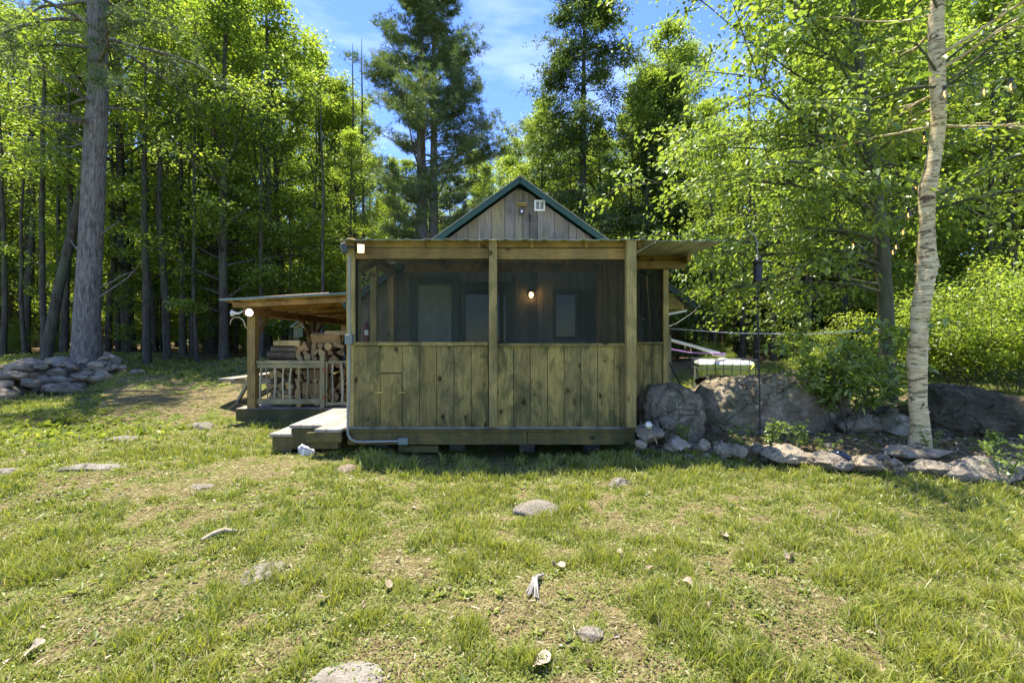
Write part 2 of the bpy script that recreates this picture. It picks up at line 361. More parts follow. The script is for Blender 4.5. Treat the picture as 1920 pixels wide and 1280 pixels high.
b = noise(n, mapping(n, oc, (5, 5, 30)), 1.7, 4, .6, .5); r2 = ramp(n, [(.40, (.10, .065, .04)), (.45, (1, 1, 1))]); l(b, r2.inputs[0])
c = mix(n, r.outputs[0], r2.outputs[0], .72, 'MULTIPLY')
b2 = noise(n, mapping(n, oc, (2, 2, 5)), 3.0, 5, .6, .8); r3 = ramp(n, [(.38, (.16, .09, .05)), (.43, (1, 1, 1))]); l(b2, r3.inputs[0])
c = mix(n, c, r3.outputs[0], .9, 'MULTIPLY')
p = nd(n, 'BsdfPrincipled', Roughness=.7); l(c, p.inputs['Base Color']); l(bump(n, a, .5, .01), p.inputs['Normal']); l(p.outputs[0], o.inputs[0])
B_birch = m
B_peel = plain('curling_birch_bark', (.60, .46, .30), .7, 0, .35, 14)

# ------------------------------------------------------------------ numpy value noise
def vnoise(x, y, sc, seed=0):
    rs = np.random.RandomState(seed); G = rs.rand(256, 256)
    X = np.asarray(x) * sc + 71.3; Y = np.asarray(y) * sc + 37.7
    xi = np.floor(X).astype(int); yi = np.floor(Y).astype(int); fx = X - xi; fy = Y - yi
    fx = fx * fx * (3 - 2 * fx); fy = fy * fy * (3 - 2 * fy)
    g = lambda a, b: G[a % 256, b % 256]
    return (g(xi, yi) * (1 - fx) + g(xi + 1, yi) * fx) * (1 - fy) + (g(xi, yi + 1) * (1 - fx) + g(xi + 1, yi + 1) * fx) * fy
def fbm(x, y, sc, seed=0, o=4):
    s = 0; a = .5
    for i in range(o): s = s + a * vnoise(x, y, sc * 2 ** i, seed + i); a *= .5
    return s / (1 - .5 ** o)
def sstep(a, b, x): t = np.clip((x - a) / (b - a), 0, 1); return t * t * (3 - 2 * t)

# ------------------------------------------------------------------ ground
CP = np.array([(0, 0, 0.0), (-3, 1, .0), (3, 1, .0), (0, -4, -.1), (-6, -3, 0), (6, -3, 0), (0, 3, .04), (-4, 3, .05), (4, 3, .07), (-7, 3, .12), (7, 3, .12), (0, 5.2, .08), (-2.6, 5.5, .13),
  (3, 4.6, .10), (6, 4.2, .12), (-5, 5.5, .2), (-4.5, 7.2, .17), (-7.5, 5, .22), (-3, 7, .15), (-8.5, 7, .32), (-9.5, 9, .42), (-8.6, 11, .72), (-6, 9, .40), (-5.4, 11, .66), (-7, 14, 1.0), (-12, 14, 1.15), (-14, 9, .9),
  (0, 8, .18), (3, 6, .22), (5, 5.6, .28), (4, 7.4, .2), (8, 6, .35), (4.5, 10, .1), (8, 9, .5), (0, 14, .6), (8, 15, .9), (-18, 18, 1.3), (-30, 30, 1.5), (0, 30, 1.2), (30, 30, 1.5), (16, 12, .9), (-4, 14, .9), (-2, 11, .45)])
def hgt(x, y, bumps=True):
    x = np.asarray(x, dtype=float); y = np.asarray(y, dtype=float); sh = x.shape
    X = x.ravel(); Y = y.ravel(); num = np.zeros_like(X); den = np.zeros_like(X)
    for cx, cy, cz in CP:
        d2 = (X - cx) ** 2 + (Y - cy) ** 2 + .25; w_ = 1 / d2 ** 2; num += w_ * cz; den += w_
    z = num / den
    if bumps:
        z = z + (fbm(X, Y, .9, 3, 3) - .5) * .09 * np.clip(1.2 - 0 * X, 0, 1) + (fbm(X, Y, 6, 9, 3) - .5) * .025
    return z.reshape(sh)
def H(x, y): return float(hgt(np.array([x]), np.array([y]))[0])
def lush(x, y):
    """0 bare .. 1 thick grass"""
    v = (fbm(x, y, 1.9, 21, 4) - .5) * 2.0 + (fbm(x, y, 6.5, 31, 3) - .5) * 3.2 + .52
    v = v + .25 * sstep(1.0, 4.0, x) * sstep(6, 2, y)
    def blob(cx, cy, rx, ry, am):
        d = ((x - cx) / rx) ** 2 + ((y - cy) / ry) ** 2; return am * np.exp(-d * 1.2)
    v = v - blob(-5.6, 9.0, 2.6, 1.2, 1.5) - blob(-6.8, 7.3, 1.2, .5, .5) - blob(-2.7, 4.75, 1.0, .45, .75) - blob(-4.3, 11.5, 2.2, 1.6, .4)
    v = v + blob(-.5, 4.9, 1.8, .28, .75) + blob(1.6, 4.6, 1.6, .4, .3) + blob(3.6, 4.1, 2.2, .5, .35) + blob(-2.9, 5.9, .5, .4, .3)
    v = v - blob(.15, 2.5, .5, .3, .5) - blob(-.4, 1.9, .5, .3, .35) - blob(-2.3, 2.6, .8, .5, .15)
    bed = sstep(4.95, 5.25, y + .28 * (x - 3.2)) * sstep(1.5, 1.7, x) * sstep(9, 8.2, y)
    v = v * (1 - .9 * bed)
    forest = sstep(13.0, 14.5, y + np.where(x < -6, (x + 6) * -.0, 0)); v = v * (1 - .85 * forest)
    return np.clip(v, 0, 1)
def axis_lines(a, b, step, far, g=1.22):
    c = list(np.arange(a, b + 1e-6, step)); lo = []; d = step; p = a
    while p > -far: d *= g; p -= d; lo.append(p)
    hi = []; d = step; p = c[-1]
    while p < far: d *= g; p += d; hi.append(p)
    return np.array(lo[::-1] + c + hi)
gx = axis_lines(-11, 9, .055, 1500); gy = axis_lines(.6, 12, .05, 1500)
GX, GY = np.meshgrid(gx, gy); nx, ny = len(gx), len(gy)
GZ = hgt(GX, GY)
gv = np.stack([GX.ravel(), GY.ravel(), GZ.ravel()], 1)
ii = (np.arange(ny - 1)[:, None] * nx + np.arange(nx - 1)[None, :]).ravel()
gf = np.stack([ii, ii + 1, ii + nx + 1, ii + nx], 1)
m, n, o = newmat('ground_soil'); l = n.links.new
pos = nd(n, 'NewGeometry').outputs['Position']; la = nd(n, 'Attribute', attribute_name='lush').outputs['Fac']; fo = nd(n, 'Attribute', attribute_name='wood').outputs['Fac']
f1 = noise(n, pos, 2.4, 8, .7, .3); f2 = noise(n, pos, 16, 6, .72, .5); f3 = noise(n, pos, 90, 4, .7, .3)
straw = ramp(n, [(.25, (.05, .035, .02)), (.42, (.17, .13, .06)), (.58, (.29, .235, .115)), (.8, (.40, .335, .19))]); l(f2, straw.inputs[0])
moss = ramp(n, [(.3, (.075, .095, .02)), (.5, (.17, .20, .045)), (.75, (.27, .28, .08))]); l(f2, moss.inputs[0])
mk = nd(n, 'Math', operation='MULTIPLY_ADD'); l(la, mk.inputs[0]); mk.inputs[1].default_value = 1.1; l(f1, mk.inputs[2])
mkr = ramp(n, [(.50, (0, 0, 0)), (.76, (1, 1, 1))]); l(mk.outputs[0], mkr.inputs[0])
c = mix(n, straw.outputs[0], moss.outputs[0], mkr.outputs[0])
dk = ramp(n, [(.38, (.22, .20, .18)), (.50, (.9, .9, .9)), (.66, (1.5, 1.45, 1.35))]); l(f3, dk.inputs[0]); c = mix(n, c, dk.outputs[0], .8, 'MULTIPLY')
lit = ramp(n, [(.3, (.06, .045, .028)), (.5, (.20, .145, .08)), (.7, (.36, .28, .17))]); l(f2, lit.inputs[0])
c = mix(n, c, lit.outputs[0], fo)
p = nd(n, 'BsdfPrincipled', Roughness=.95); p.inputs['Specular IOR Level'].default_value = .1; l(c, p.inputs['Base Color'])
b = nd(n, 'Math', operation='ADD'); l(f2, b.inputs[0]); l(f3, b.inputs[1]); l(bump(n, b.outputs[0], .9, .03), p.inputs['Normal']); l(p.outputs[0], o.inputs[0])
M_ground = m
me = np_mesh('ground', gv, gf, None, [M_ground], True)
a = me.attributes.new('lush', 'FLOAT', 'POINT'); a.data.foreach_set('value', lush(gv[:, 0], gv[:, 1]).astype(np.float32))
bedm = sstep(4.95, 5.25, gv[:, 1] + .28 * (gv[:, 0] - 3.2)) * sstep(1.5, 1.7, gv[:, 0]) * sstep(9, 8.2, gv[:, 1])
a = me.attributes.new('wood', 'FLOAT', 'POINT'); a.data.foreach_set('value', np.maximum(sstep(13.0, 14.5, gv[:, 1]), bedm * .9).astype(np.float32))
tag(link('ground', me), kind='structure')

# ================================================================== CABIN
cabin = empty('cabin', (0.1, 7.6, .3), 'small weathered board cabin with green gable roof, screened front porch and firewood side porch', 'cabin')
YF = 7.6; APX, APZ, SL = .13, 4.14, .72; XL, XR = -2.52, 2.62
def rz(x): return APZ - SL * abs(x - APX)
# front wall with boards (gable) in one mesh
mb = MB(); x = XL
rb = random.Random(4)
while x < XR:
    wdt = rb.uniform(.10, .24); x2 = min(x + wdt, XR); xm = (x + x2) / 2; dy = rb.uniform(0, .012)
    mb.prism([(x + .003, .35), (x2 - .003, .35), (x2 - .003, rz(x2) - .06), (x + .003, rz(x) - .06)], YF - .015 - dy, YF + .03, rb.random())
    x = x2
mb.box(XL, XR, YF + .031, YF + .08, .35, 2.15, .2)
mb.build('front_wall', W_grey, cabin, .002)
mb = MB(); mb.box(.055, .165, YF - .055, YF - .028, 3.0, 4.0, .75); mb.build('batten', W_grey, cabin, .002, 'vertical batten under the gable peak')
for nm, xs in (('side_wall', XL), ('side_wall', XR)):
    mb = MB(); y = YF + .09
    while y < 13: mb.box(xs - .02, xs + .02, y, y + .19, .3, 2.2, rb.random()); y += .195
    mb.build(nm, W_grey, cabin)
mb = MB(); mb.prism([(XL, .35), (XR, .35), (XR, rz(XR)), (APX, rz(APX) - .1), (XL, rz(XL))], 12.95, 13.0); mb.build('back_wall', W_grey, cabin)
# roof: green metal with trim
roof = None
mb = MB(); EX = 2.86
for sgn in (-1, 1):
    xe = APX + sgn * EX; ze = rz(xe)
    vs = [(APX, YF - .2, APZ), (xe, YF - .2, ze), (xe, 13.3, ze), (APX, 13.3, APZ), (APX, YF - .2, APZ + .03), (xe, YF - .2, ze + .03), (xe, 13.3, ze + .03), (APX, 13.3, APZ + .03)]
    mb.add(vs, [(0, 1, 2, 3), (4, 7, 6, 5), (0, 4, 5, 1), (1, 5, 6, 2), (2, 6, 7, 3), (3, 7, 4, 0)])
roof = mb.build('roof', M_green, cabin)
for sgn in (-1, 1):
    mb = MB(); xe = APX + sgn * EX
    nn = Vector((sgn * SL, 0, 1)).normalized()
    p = Vector((APX + sgn * .008, YF - .225, APZ - .02)); q = Vector((xe, YF - .225, rz(xe) - .02))
    mb.beam(p, q, .028, .092, (0, 0, 1)); mb.build('rake_trim', M_green, roof, .003)
    mb = MB(); mb.beam((APX, YF - .235, APZ + .034), (xe + sgn * .02, YF - .235, rz(xe + sgn * .02) + .034), .06, .008); mb.build('drip_edge', M_conduit, roof)
# right eave return: soffit and boxed end
mb = MB(); sf = []
mb.prism([(2.18, 2.43), (2.56, 2.30), (2.80, 2.09), (2.80, 2.02), (2.18, 2.02)], YF - .19, YF - .165, .8)
mb.build('gable_return', W_wall, cabin)
mb = MB(); mb.beam((2.1, YF - .10, 1.93), (2.86, YF - .10, 2.02), .2, .012, (0, 0, 1), .9); mb.build('soffit', W_red, cabin)
mb = MB(); mb.beam((2.12, YF - .205, 1.86), (2.84, YF - .205, 2.0), .01, .03); mb.build('soffit_trim', M_white, cabin)
# gable vent
vx, vz = at(1012, YF - .06), 1.5 + (640 - 385) / F * (YF - .06)
mb = MB(); s_ = .088
mb.box(vx - s_, vx + s_, YF - .06, YF - .03, vz - s_, vz + s_); v = mb.build('vent', M_white, cabin)
mb = MB(); mb.box(vx - .062, vx + .062, YF - .068, YF - .0605, vz - .062, vz + .055); mb.build('vent_opening', plain('vent_shadow', (.03, .035, .045), .8), v)
mb = MB()
for k in range(6): mb.beam((vx - .061, YF - .072, vz - .05 + k * .019), (vx + .061, YF - .072, vz - .05 + k * .019), .004, .004)
mb.box(vx - .006, vx + .006, YF - .08, YF - .069, vz - .061, vz + .054)
mb.build('louvre', M_white, v)
# small shelf + camera lamp under the peak
cx_, cz_ = at(978, YF - .1), 1.5 + (640 - 383) / F * (YF - .1)
mb = MB(); mb.box(cx_ - .085, cx_ + .085, YF - .16, YF - .056, cz_ - .002, cz_ + .014); mb.box(cx_ - .07, cx_ + .07, YF - .14, YF - .056, cz_ - .026, cz_ - .012)
mb.build('shelf', W_post, cabin)
mb = MB(); mb.box(cx_ - .035, cx_ + .035, YF - .11, YF - .056, cz_ - .17, cz_ - .055); f_ = mb.build('security_light', M_floodhead, cabin, .006)
mb = MB(); mb.lathe([(.0, -.012), (.016, -.008), (.02, 0), (.016, .01)], (cx_ + .004, YF - .118, cz_ - .12), 12, axis=(0, -1, 0)); mb.build('lens', M_white, f_)
hx = at(992, YF - .05)
mb = MB(); z0 = 1.5 + (640 - 405) / F * YF
mb.tube([(hx, YF - .05, z0 + .02), (hx + .015, YF - .055, z0 - .02), (hx + .01, YF - .05, z0 - .06), (hx + .035, YF - .05, z0 - .12)], [.008, .016, .014, .004], 6)
mb.tube([(hx - .02, YF - .05, z0 - .005), (hx + .01, YF - .05, z0 - .015), (hx + .035, YF - .05, z0)], .005, 5)
mb.build('wall_ornament', M_black, cabin, label='small dark lizard-like iron ornament on the gable')

# ---------------- doors and windows in the porch back wall (seen through the screens)
def pane_set(name, x0, x1, z0, z1, frame_m, pane_m, fw=.06, yy=YF - .03, mull=()):
    mb = MB(); y0, y1 = yy - .05, yy
    mb.box(x0, x0 + fw, y0, y1, z0, z1); mb.box(x1 - fw, x1, y0, y1, z0, z1)
    mb.box(x0 + fw, x1 - fw, y0, y1, z1 - fw, z1); mb.box(x0 + fw, x1 - fw, y0, y1, z0, z0 + fw)
    for mx_ in mull: mb.box(mx_ - fw / 2, mx_ + fw / 2, y0, y1, z0 + fw, z1 - fw)
    f = mb.build('frame' if name != 'frame' else name, frame_m, None, .004); return f, mb
def opening(kind, x0, x1, z0, z1, frame_m, pane_m, mull=(), fw=.06):
    yy = YF - .03; mb = MB(); y0, y1 = yy - .05, yy
    mb.box(x0, x0 + fw, y0, y1, z0, z1); mb.box(x1 - fw, x1, y0, y1, z0, z1)
    mb.box(x0 + fw, x1 - fw, y0, y1, z1 - fw, z1); mb.box(x0 + fw, x1 - fw, y0, y1, z0, z0 + fw)
    for mx_ in mull: mb.box(mx_ - fw / 2, mx_ + fw / 2, y0, y1, z0 + fw, z1 - fw)
    f = mb.build(kind, frame_m, cabin, .004)
    xs = [x0 + fw] + [q for mx_ in mull for q in (mx_ - fw / 2, mx_ + fw / 2)] + [x1 - fw]
    for i in range(0, len(xs), 2):
        mb = MB(); mb.box(xs[i], xs[i + 1], yy - .03, yy - .02, z0 + fw, z1 - fw); mb.build('pane', pane_m, f)
    return f
def zz(py, Y=YF): return 1.5 - (py - 640) / F * Y
opening('screen_door', at(770, YF), at(862, YF), .5, zz(520), M_frame, M_door, (), .13)
opening('glass_door', at(866, YF), at(956, YF), .5, zz(530), M_frame, M_glass, (), .07)
mb = MB(); x0 = at(960, YF); mb.box(x0, x0 + .06, YF - .05, YF - .031, .5, 2.6); mb.build('door_trim', M_frame, cabin)
opening('window', at(1036, YF), at(1120, YF), zz(636), zz(543), M_frame, M_glass, (at(1080, YF),), .05)
# wall lamp
lx, lz = at(996, YF - .1), zz(553, YF - .1)
mb = MB(); mb.box(lx - .045, lx + .045, YF - .06, YF - .035, lz - .02, lz + .09); mb.lathe([(.05, 0), (.055, .02), (.03, .035)], (lx, YF - .1, lz + .04), 12)
wl = mb.build('wall_lamp', M_floodhead, cabin)
mb = MB(); mb.lathe([(.002, -.04), (.022, -.034), (.030, -.012), (.030, .012), (.02, .034), (.01, .04)], (lx, YF - .1, lz), 14); mb.build('bulb', M_bulb, wl)
mb = MB(); mb.lathe([(.045, -.05), (.045, .04)], (lx, YF - .1, lz), 14); mb.build('lamp_glass', M_bulbglass, wl)

# ---------------- screened porch
DZ = .475
def X(px, Y=5.5): return (px - 960) / F * Y
def Z(py, Y=5.5): return 1.5 - (py - 640) / F * Y
mb = MB(); y = 5.42
while y < 7.5: mb.box(-1.99, 1.49, y, y + .136, DZ - .035, DZ); y += .141
mb.build('porch_floor', W_deck, cabin, .003)
mb = MB(); mb.box(-1.99, 1.49, 5.385, 5.417, DZ - .04, DZ - .006, .3); mb.build('floor_edge', W_fascia, cabin, .003)
for a_, b_ in ((X(652, 5.42), X(988, 5.42)), (X(989, 5.42), X(1191, 5.42))):
    mb = MB(); mb.box(a_, b_, 5.415, 5.453, Z(833, 5.42), DZ - .042); mb.build('fascia_board', W_fascia, cabin, .003)
mb = MB(); mb.box(X(748), X(822), 5.46, 5.5, Z(846), Z(834)); mb.build('skirt_block', W_fascia, cabin)
for px in (700, 850, 990, 1120):
    mb = MB(); g = H(X(px), 5.65); mb.box(X(px) - .1, X(px) + .1, 5.85, 6.05, g - .1, DZ - .06); mb.build('pier', M_block, cabin, .008)
mb = MB(); mb.box(-1.95, 1.45, 5.5, 5.54, .29, .43); mb.build('floor_joist', W_fascia, cabin)
mb = MB(); mb.box(-1.95, 1.45, 7.3, 7.34, -.05, .43); mb.build('floor_joist', W_fascia, cabin)
# posts
def post(x0, x1, y0, y1, z0, z1, mat=None):
    mb = MB(); mb.box(x0, x1, y0, y1, z0, z1); return mb.build('porch_post', mat or W_post, cabin, .004)
post(X(652), X(667), 5.455, 5.58, DZ, Z(448))
post(X(652) + .01, X(667) - .004, 5.60, 5.72, DZ, 2.70)
pm = post(X(917, 5.41), X(932, 5.41), 5.375, 5.45, Z(801, 5.41), Z(450, 5.41))
post(X(1173, 5.41), X(1191, 5.41), 5.35, 5.45, Z(800, 5.41), Z(452, 5.41))
post(at(1243, 6.35), at(1253, 6.35), 6.33, 6.42, .2, 2.50)
post(X(652), X(652) + .09, 6.36, 6.45, DZ, 2.66)
post(-2.02, -1.92, 7.40, 7.49, DZ, 2.66)
# half wall
def boardwall(name, xs, y, z0, z1, th=.02, seed=1, mat=None):
    mb = MB(); r_ = random.Random(seed)
    for a_, b_ in zip(xs[:-1], xs[1:]):
        d = r_.uniform(0, .006); mb.box(a_ + .002, b_ - .002, y - th - d, y - d, z0, z1 + r_.uniform(-.004, .0), r_.random())
    return mb.build(name, mat or W_wall, cabin, .0025)
pxs = [667, 715.5]
mb = MB(); r_ = random.Random(5); yw = 5.48
B1 = [665, 715, 756, 788, 820, 852, 884, 916]; B2 = [932, 963, 994, 1026, 1057, 1088, 1119, 1150, 1161, 1174]
tones = [.55, .35, .9, .15, .6, .45, .3]; t2 = [.8, .2, .45, .35, .55, .7, .4, .5, .62]
zb, zt = Z(799), Z(649)
for i in range(7):
    a_, b_ = X(B1[i]), X(B1[i + 1]); d = r_.uniform(0, .006)
    if i == 1: continue
    mb.box(a_ + .0035, b_ - .0035, yw - .022 - d, yw - d, zb, zt, tones[i])
mb.box(X(715) + .002, X(756) - .002, yw - .03, yw - .004, Z(698), zt, .5)
def nails(mb, xs, mi=1):
    for a_, b_ in zip(xs[:-1], xs[1:]):
        for fx_ in (.22, .78):
            for z_ in (zt - .035, zt - .075, zb + .05):
                q_ = X(a_) + (X(b_) - X(a_)) * fx_ + r_.uniform(-.004, .004); mb.box(q_ - .0035, q_ + .0035, yw - .0305, yw - .026, z_ - .0035 + r_.uniform(-.01, .01), z_ + .0035, .1, mi)
nails(mb, B1); hw = mb.build('half_wall', [W_wall, M_black], cabin)
mb = MB(); mb.box(X(715.7), X(755.3), yw - .034, yw - .006, zb, Z(700), .25); fl = mb.build('pet_door', W_wall, cabin, .003)
for px in (711, 754):
    mb = MB(); mb.box(X(px - 5), X(px + 9), yw - .05, yw - .036, Z(736), Z(733)); mb.build('latch', W_post, fl)
mb = MB()
for i in range(len(B2) - 1):
    a_, b_ = X(B2[i]), X(B2[i + 1]); d = r_.uniform(0, .006)
    mb.box(a_ + .0035, b_ - .0035, yw - .022 - d, yw - d, zb, zt, t2[i])
nails(mb, B2); mb.build('half_wall', [W_wall, M_black], cabin)
for a_, b_, c_ in ((X(665), X(916.5), 641), (X(932.5), X(1174), 643)):
    mb = MB(); mb.box(a_, b_, yw - .05, yw + .06, Z(c_ + 7), Z(c_)); mb.build('wall_cap', W_wall, cabin, .004)
mb = MB(); mb.box(X(652) + .02, X(652) + .045, 5.73, 7.45, DZ, 1.43); mb.build('half_wall', W_wall, cabin)   # left side
mb = MB(); mb.box(X(652), X(652) + .09, 5.73, 7.45, 1.432, 1.47); mb.build('wall_cap', W_wall, cabin)
# solid dividing wall on the right of the porch (boards)
mb = MB(); y = 5.5
while y < 7.55: mb.box(1.40, 1.42, y, y + .148, DZ, 2.68 + (y - 5.5) * .03, r_.random()); y += .15
mb.build('dividing_wall', W_wall, cabin, .002)
# recess on the right
YR = 6.36
xs = [1.42, 1.55, at(1191, YR), at(1207, YR), at(1222, YR), at(1226, YR), at(1243, YR)]
boardwall('recess_half_wall', xs, YR + .03, .25, Z(646, YR), seed=3)
mb = MB(); mb.box(1.43, at(1243, YR), YR - .02, YR + .07, Z(645, YR), Z(641, YR)); mb.build('wall_cap', W_wall, cabin, .003)
mb = MB(); mb.box(1.43, at(1285, YR), YR - .04, YR, Z(505, YR), Z(490, YR), .4); mb.build('recess_plate', W_beam, cabin, .004)
mb = MB(); mb.box(1.43, at(1280, YR), YR + .01, YR + .05, Z(489, YR), Z(478, YR), .1); mb.build('recess_plate', W_beam, cabin, .004)
mb = MB(); mb.beam((at(1288, 6.2), 6.12, 2.62), (at(1262, 7.0), 7.0, 2.66), .05, .10); mb.build('outrigger', W_beam, cabin, .004)
mb = MB()
y = YR + .1
while y < 7.5: mb.box(at(1253, YR) - .03, at(1253, YR), y, y + .145, .2, 2.55, r_.random()); y += .15
mb.build('recess_side_wall', W_wall, cabin, .002)
mb = MB(); y = YR
xx = 1.44
while xx < 2.1: mb.box(xx, xx + .11, YF - .045, YF - .02, .3, 2.7, r_.random()); xx += .113
mb.build('recess_back_wall', W_wall, cabin, .002)
# beams
mb = MB(); mb.box(X(668), X(917) , 5.46, 5.50, Z(486), Z(466), .3); mb.build('porch_beam', W_beam, cabin, .004)
mb = MB(); mb.box(X(917) + .001, X(1173), 5.46, 5.50, Z(487), Z(467), .7); mb.build('porch_beam', W_beam, cabin, .004)
mb = MB(); mb.box(X(668), X(793), 5.475, 5.515, Z(465), Z(452), .9); mb.build('rim_joist', W_beam, cabin, .004)
mb = MB(); mb.box(X(794), X(1173), 5.475, 5.515, Z(465), Z(453), .5); mb.build('rim_joist', W_beam, cabin, .004)
for px in (795, 898, 997, 1098, 1196):
    mb = MB(); mb.beam((X(px), 5.44, Z(458.5)), (X(px), 7.4, Z(458.5) + .05), .045, .10); mb.build('rafter', W_beam, cabin, .003)
mb = MB(); mb.box(X(760, 7.4), X(1115, 7.4) + .1, 7.36, 7.40, Z(510, 7.38), Z(487, 7.38), .2); mb.build('back_header', W_red, cabin, .003)
mb = MB(); mb.box(X(640) + .02, X(652) + .1, 5.44, 7.4, 2.60, 2.70, .3); mb.build('side_plate', W_beam, cabin, .003)
# screens
def screen(a_, b_, c_, d_):
    me = np_mesh('screen', [Vector(a_) - wloc(cabin), Vector(b_) - wloc(cabin), Vector(c_) - wloc(cabin), Vector(d_) - wloc(cabin)], [(0, 1, 2, 3)], None, [M_screen])
    o = bpy.data.objects.new('screen', me); COL.objects.link(o); o.parent = cabin
for a_, b_ in ((X(667), X(917)), (X(932), X(1174))):
    screen((a_, 5.485, Z(641)), (b_, 5.485, Z(641)), (b_, 5.485, Z(486)), (a_, 5.485, Z(486)))
screen((1.43, YR + .03, Z(641, YR)), (at(1243, YR), YR + .03, Z(641, YR)), (at(1243, YR), YR + .03, Z(506, YR)), (1.43, YR + .03, Z(506, YR)))
screen((X(654), 5.73, 1.47), (X(654), 7.4, 1.47), (X(654), 7.4, 2.61), (X(654), 5.73, 2.61))
mb = MB(); mb.beam((-1.90, 5.62, 2.36), (-1.90, 6.36, 2.60), .035, .06); mb.build('brace', W_beam, cabin)
mb = MB()
for k in range(3): mb.box(X(667) + .001, X(667) + .02, 5.50, 5.53, 1.48, 2.48)
mb.build('screen_batten', W_beam, cabin)
# corrugated roof
def corrugated(name, x0, x1, y0, y1, z0, z1, pitch=.23, amp=.016, mat=None, parent=None):
    n_ = int((x1 - x0) / (pitch / 8)); xs = np.linspace(x0, x1, n_ + 1); ph = ((xs - x0) / pitch) % 1
    zc = amp * np.clip(1.6 - np.abs(ph - .5) * 9, 0, 1) + amp * .25 * np.clip(1 - np.abs(((ph + .5) % 1) - .5) * 12, 0, 1)
    vs = []; 
    for t in (0, .004):
        for (yy, zzv) in ((y0, z0), (y1, z1)):
            wob = np.array([mnoise.noise((x * 1.7, yy, 3)) for x in xs]) * .006
            vs += [(x, yy, zzv + c + t + w_) for x, c, w_ in zip(xs, zc, wob)]
    N = n_ + 1; fs = []
    for i in range(n_):
        fs += [(i, i + N, i + N + 1, i + 1), (2 * N + i, 2 * N + i + 1, 3 * N + i + 1, 3 * N + i), (i, i + 1, 2 * N + i + 1, 2 * N + i), (N + i, 3 * N + i, 3 * N + i + 1, N + i + 1)]
    mb = MB(); mb.add(vs, fs, None, .5, 0, False); return mb.build(name, mat or M_roof, parent or cabin)
corrugated('porch_roof', -2.03, 1.72, 5.33, 7.38, Z(450, 5.33), Z(450, 5.33) + .07)
corrugated('porch_roof', 1.721, at(1366, 5.33), 5.33, 7.3, Z(452.5, 5.33), Z(452.5, 5.33) + .06)
# floodlights on the left post
for (px, py, dx, mat, nm) in ((675, 465, .35, M_lamp, 'lit'), (641, 465, -1, M_floodhead, 'off')):
    mb = MB(); cxp, czp = X(px, 5.3), Z(py, 5.3)
    dv = Vector((dx, -1 if dx > 0 else -.35, -.35)).normalized(); p0 = Vector((cxp, 5.33, czp))
    mb.beam(p0 - dv * .05, p0 + dv * .012, .085, .11); mb.tube([(-1.96, 5.455, czp + .05), p0 - dv * .05], .012, 6)
    fl = mb.build('floodlight', M_floodhead, cabin, .004)
    mb = MB(); mb.beam(p0 + dv * .0125, p0 + dv * .02, .072, .095); mb.build('lens', mat if nm == 'lit' else M_box, fl)
# conduit and boxes
cxx = X(655, 5.40)
mb = MB(); mb.tube([(cxx, 5.41, Z(480, 5.4)), (cxx, 5.41, Z(628, 5.4))], .013, 8); mb.tube([(cxx, 5.41, Z(640, 5.4)), (cxx - .003, 5.40, Z(730, 5.4)), (cxx - .012, 5.375, Z(800, 5.4)), (cxx - .005, 5.37, Z(814, 5.4)), (cxx + .03, 5.37, Z(822, 5.4)), (cxx + .09, 5.37, Z(826.5, 5.4)), (cxx + .16, 5.375, Z(827, 5.4)), (X(748, 5.4), 5.38, Z(826, 5.4))], .014, 8)
cn = mb.build('conduit', M_conduit, cabin)
mb = MB(); mb.box(cxx - .045, cxx + .04, 5.37, 5.455, Z(645, 5.4), Z(627, 5.4)); mb.build('junction_box', M_box, cn, .004)
mb = MB(); mb.box(X(748, 5.4), X(766, 5.4), 5.35, 5.412, Z(832, 5.4), Z(820, 5.4)); mb.build('junction_box', M_box, cn, .004)
# red canister inside the porch
mb = MB(); ex = -1.86; mb.lathe([(.05, 0), (.055, .02), (.055, .30), (.03, .35), (.015, .38)], (at(687, 7.3), 7.3, 1.44), 14); e_ = mb.build('red_canister', M_red, cabin)
mb = MB(); mb.box(at(687, 7.24) - .03, at(687, 7.24) + .03, 7.235, 7.24, 1.60, 1.68); mb.build('label_patch', M_white, e_)
# ---------------- landing and steps
ld = MB()
y = 5.565; k = 0
xx = -2.73
while xx < -2.0:
    x2 = min(xx + .14, -1.995); y0 = 5.30 if xx > -2.42 else 5.57
    ld.box(xx + .002, x2 - .002, y0, 7.05, DZ - .035, DZ + .002); xx += .142
ld.build('landing', W_deck, cabin, .003)
mb = MB(); mb.box(-2.40, -1.995, 5.315, 5.353, Z(829, 5.31), DZ - .038); mb.box(-2.68, -2.40, 5.585, 5.62, .18, DZ - .038); mb.box(-2.71, -2.68, 5.585, 7.0, .18, DZ - .038); mb.build('landing_fascia', W_fascia, cabin, .003)
mb = MB(); mb.box(-2.38, -2.05, 5.36, 5.45, Z(843, 5.31), Z(830, 5.31)); mb.build('landing_block', W_fascia, cabin, .003)
mb = MB()
for k in range(2): mb.box(-2.98 + k * .145, -2.98 + k * .145 + .142, 5.58, 6.6, .335, .368)
st = mb.build('step', W_deck, cabin, .003)
mb = MB(); mb.box(-2.95, -2.712, 5.60, 5.635, .02, .333); mb.box(-2.95, -2.92, 5.64, 6.55, .02, .333); mb.build('riser', W_fascia, st, .003)

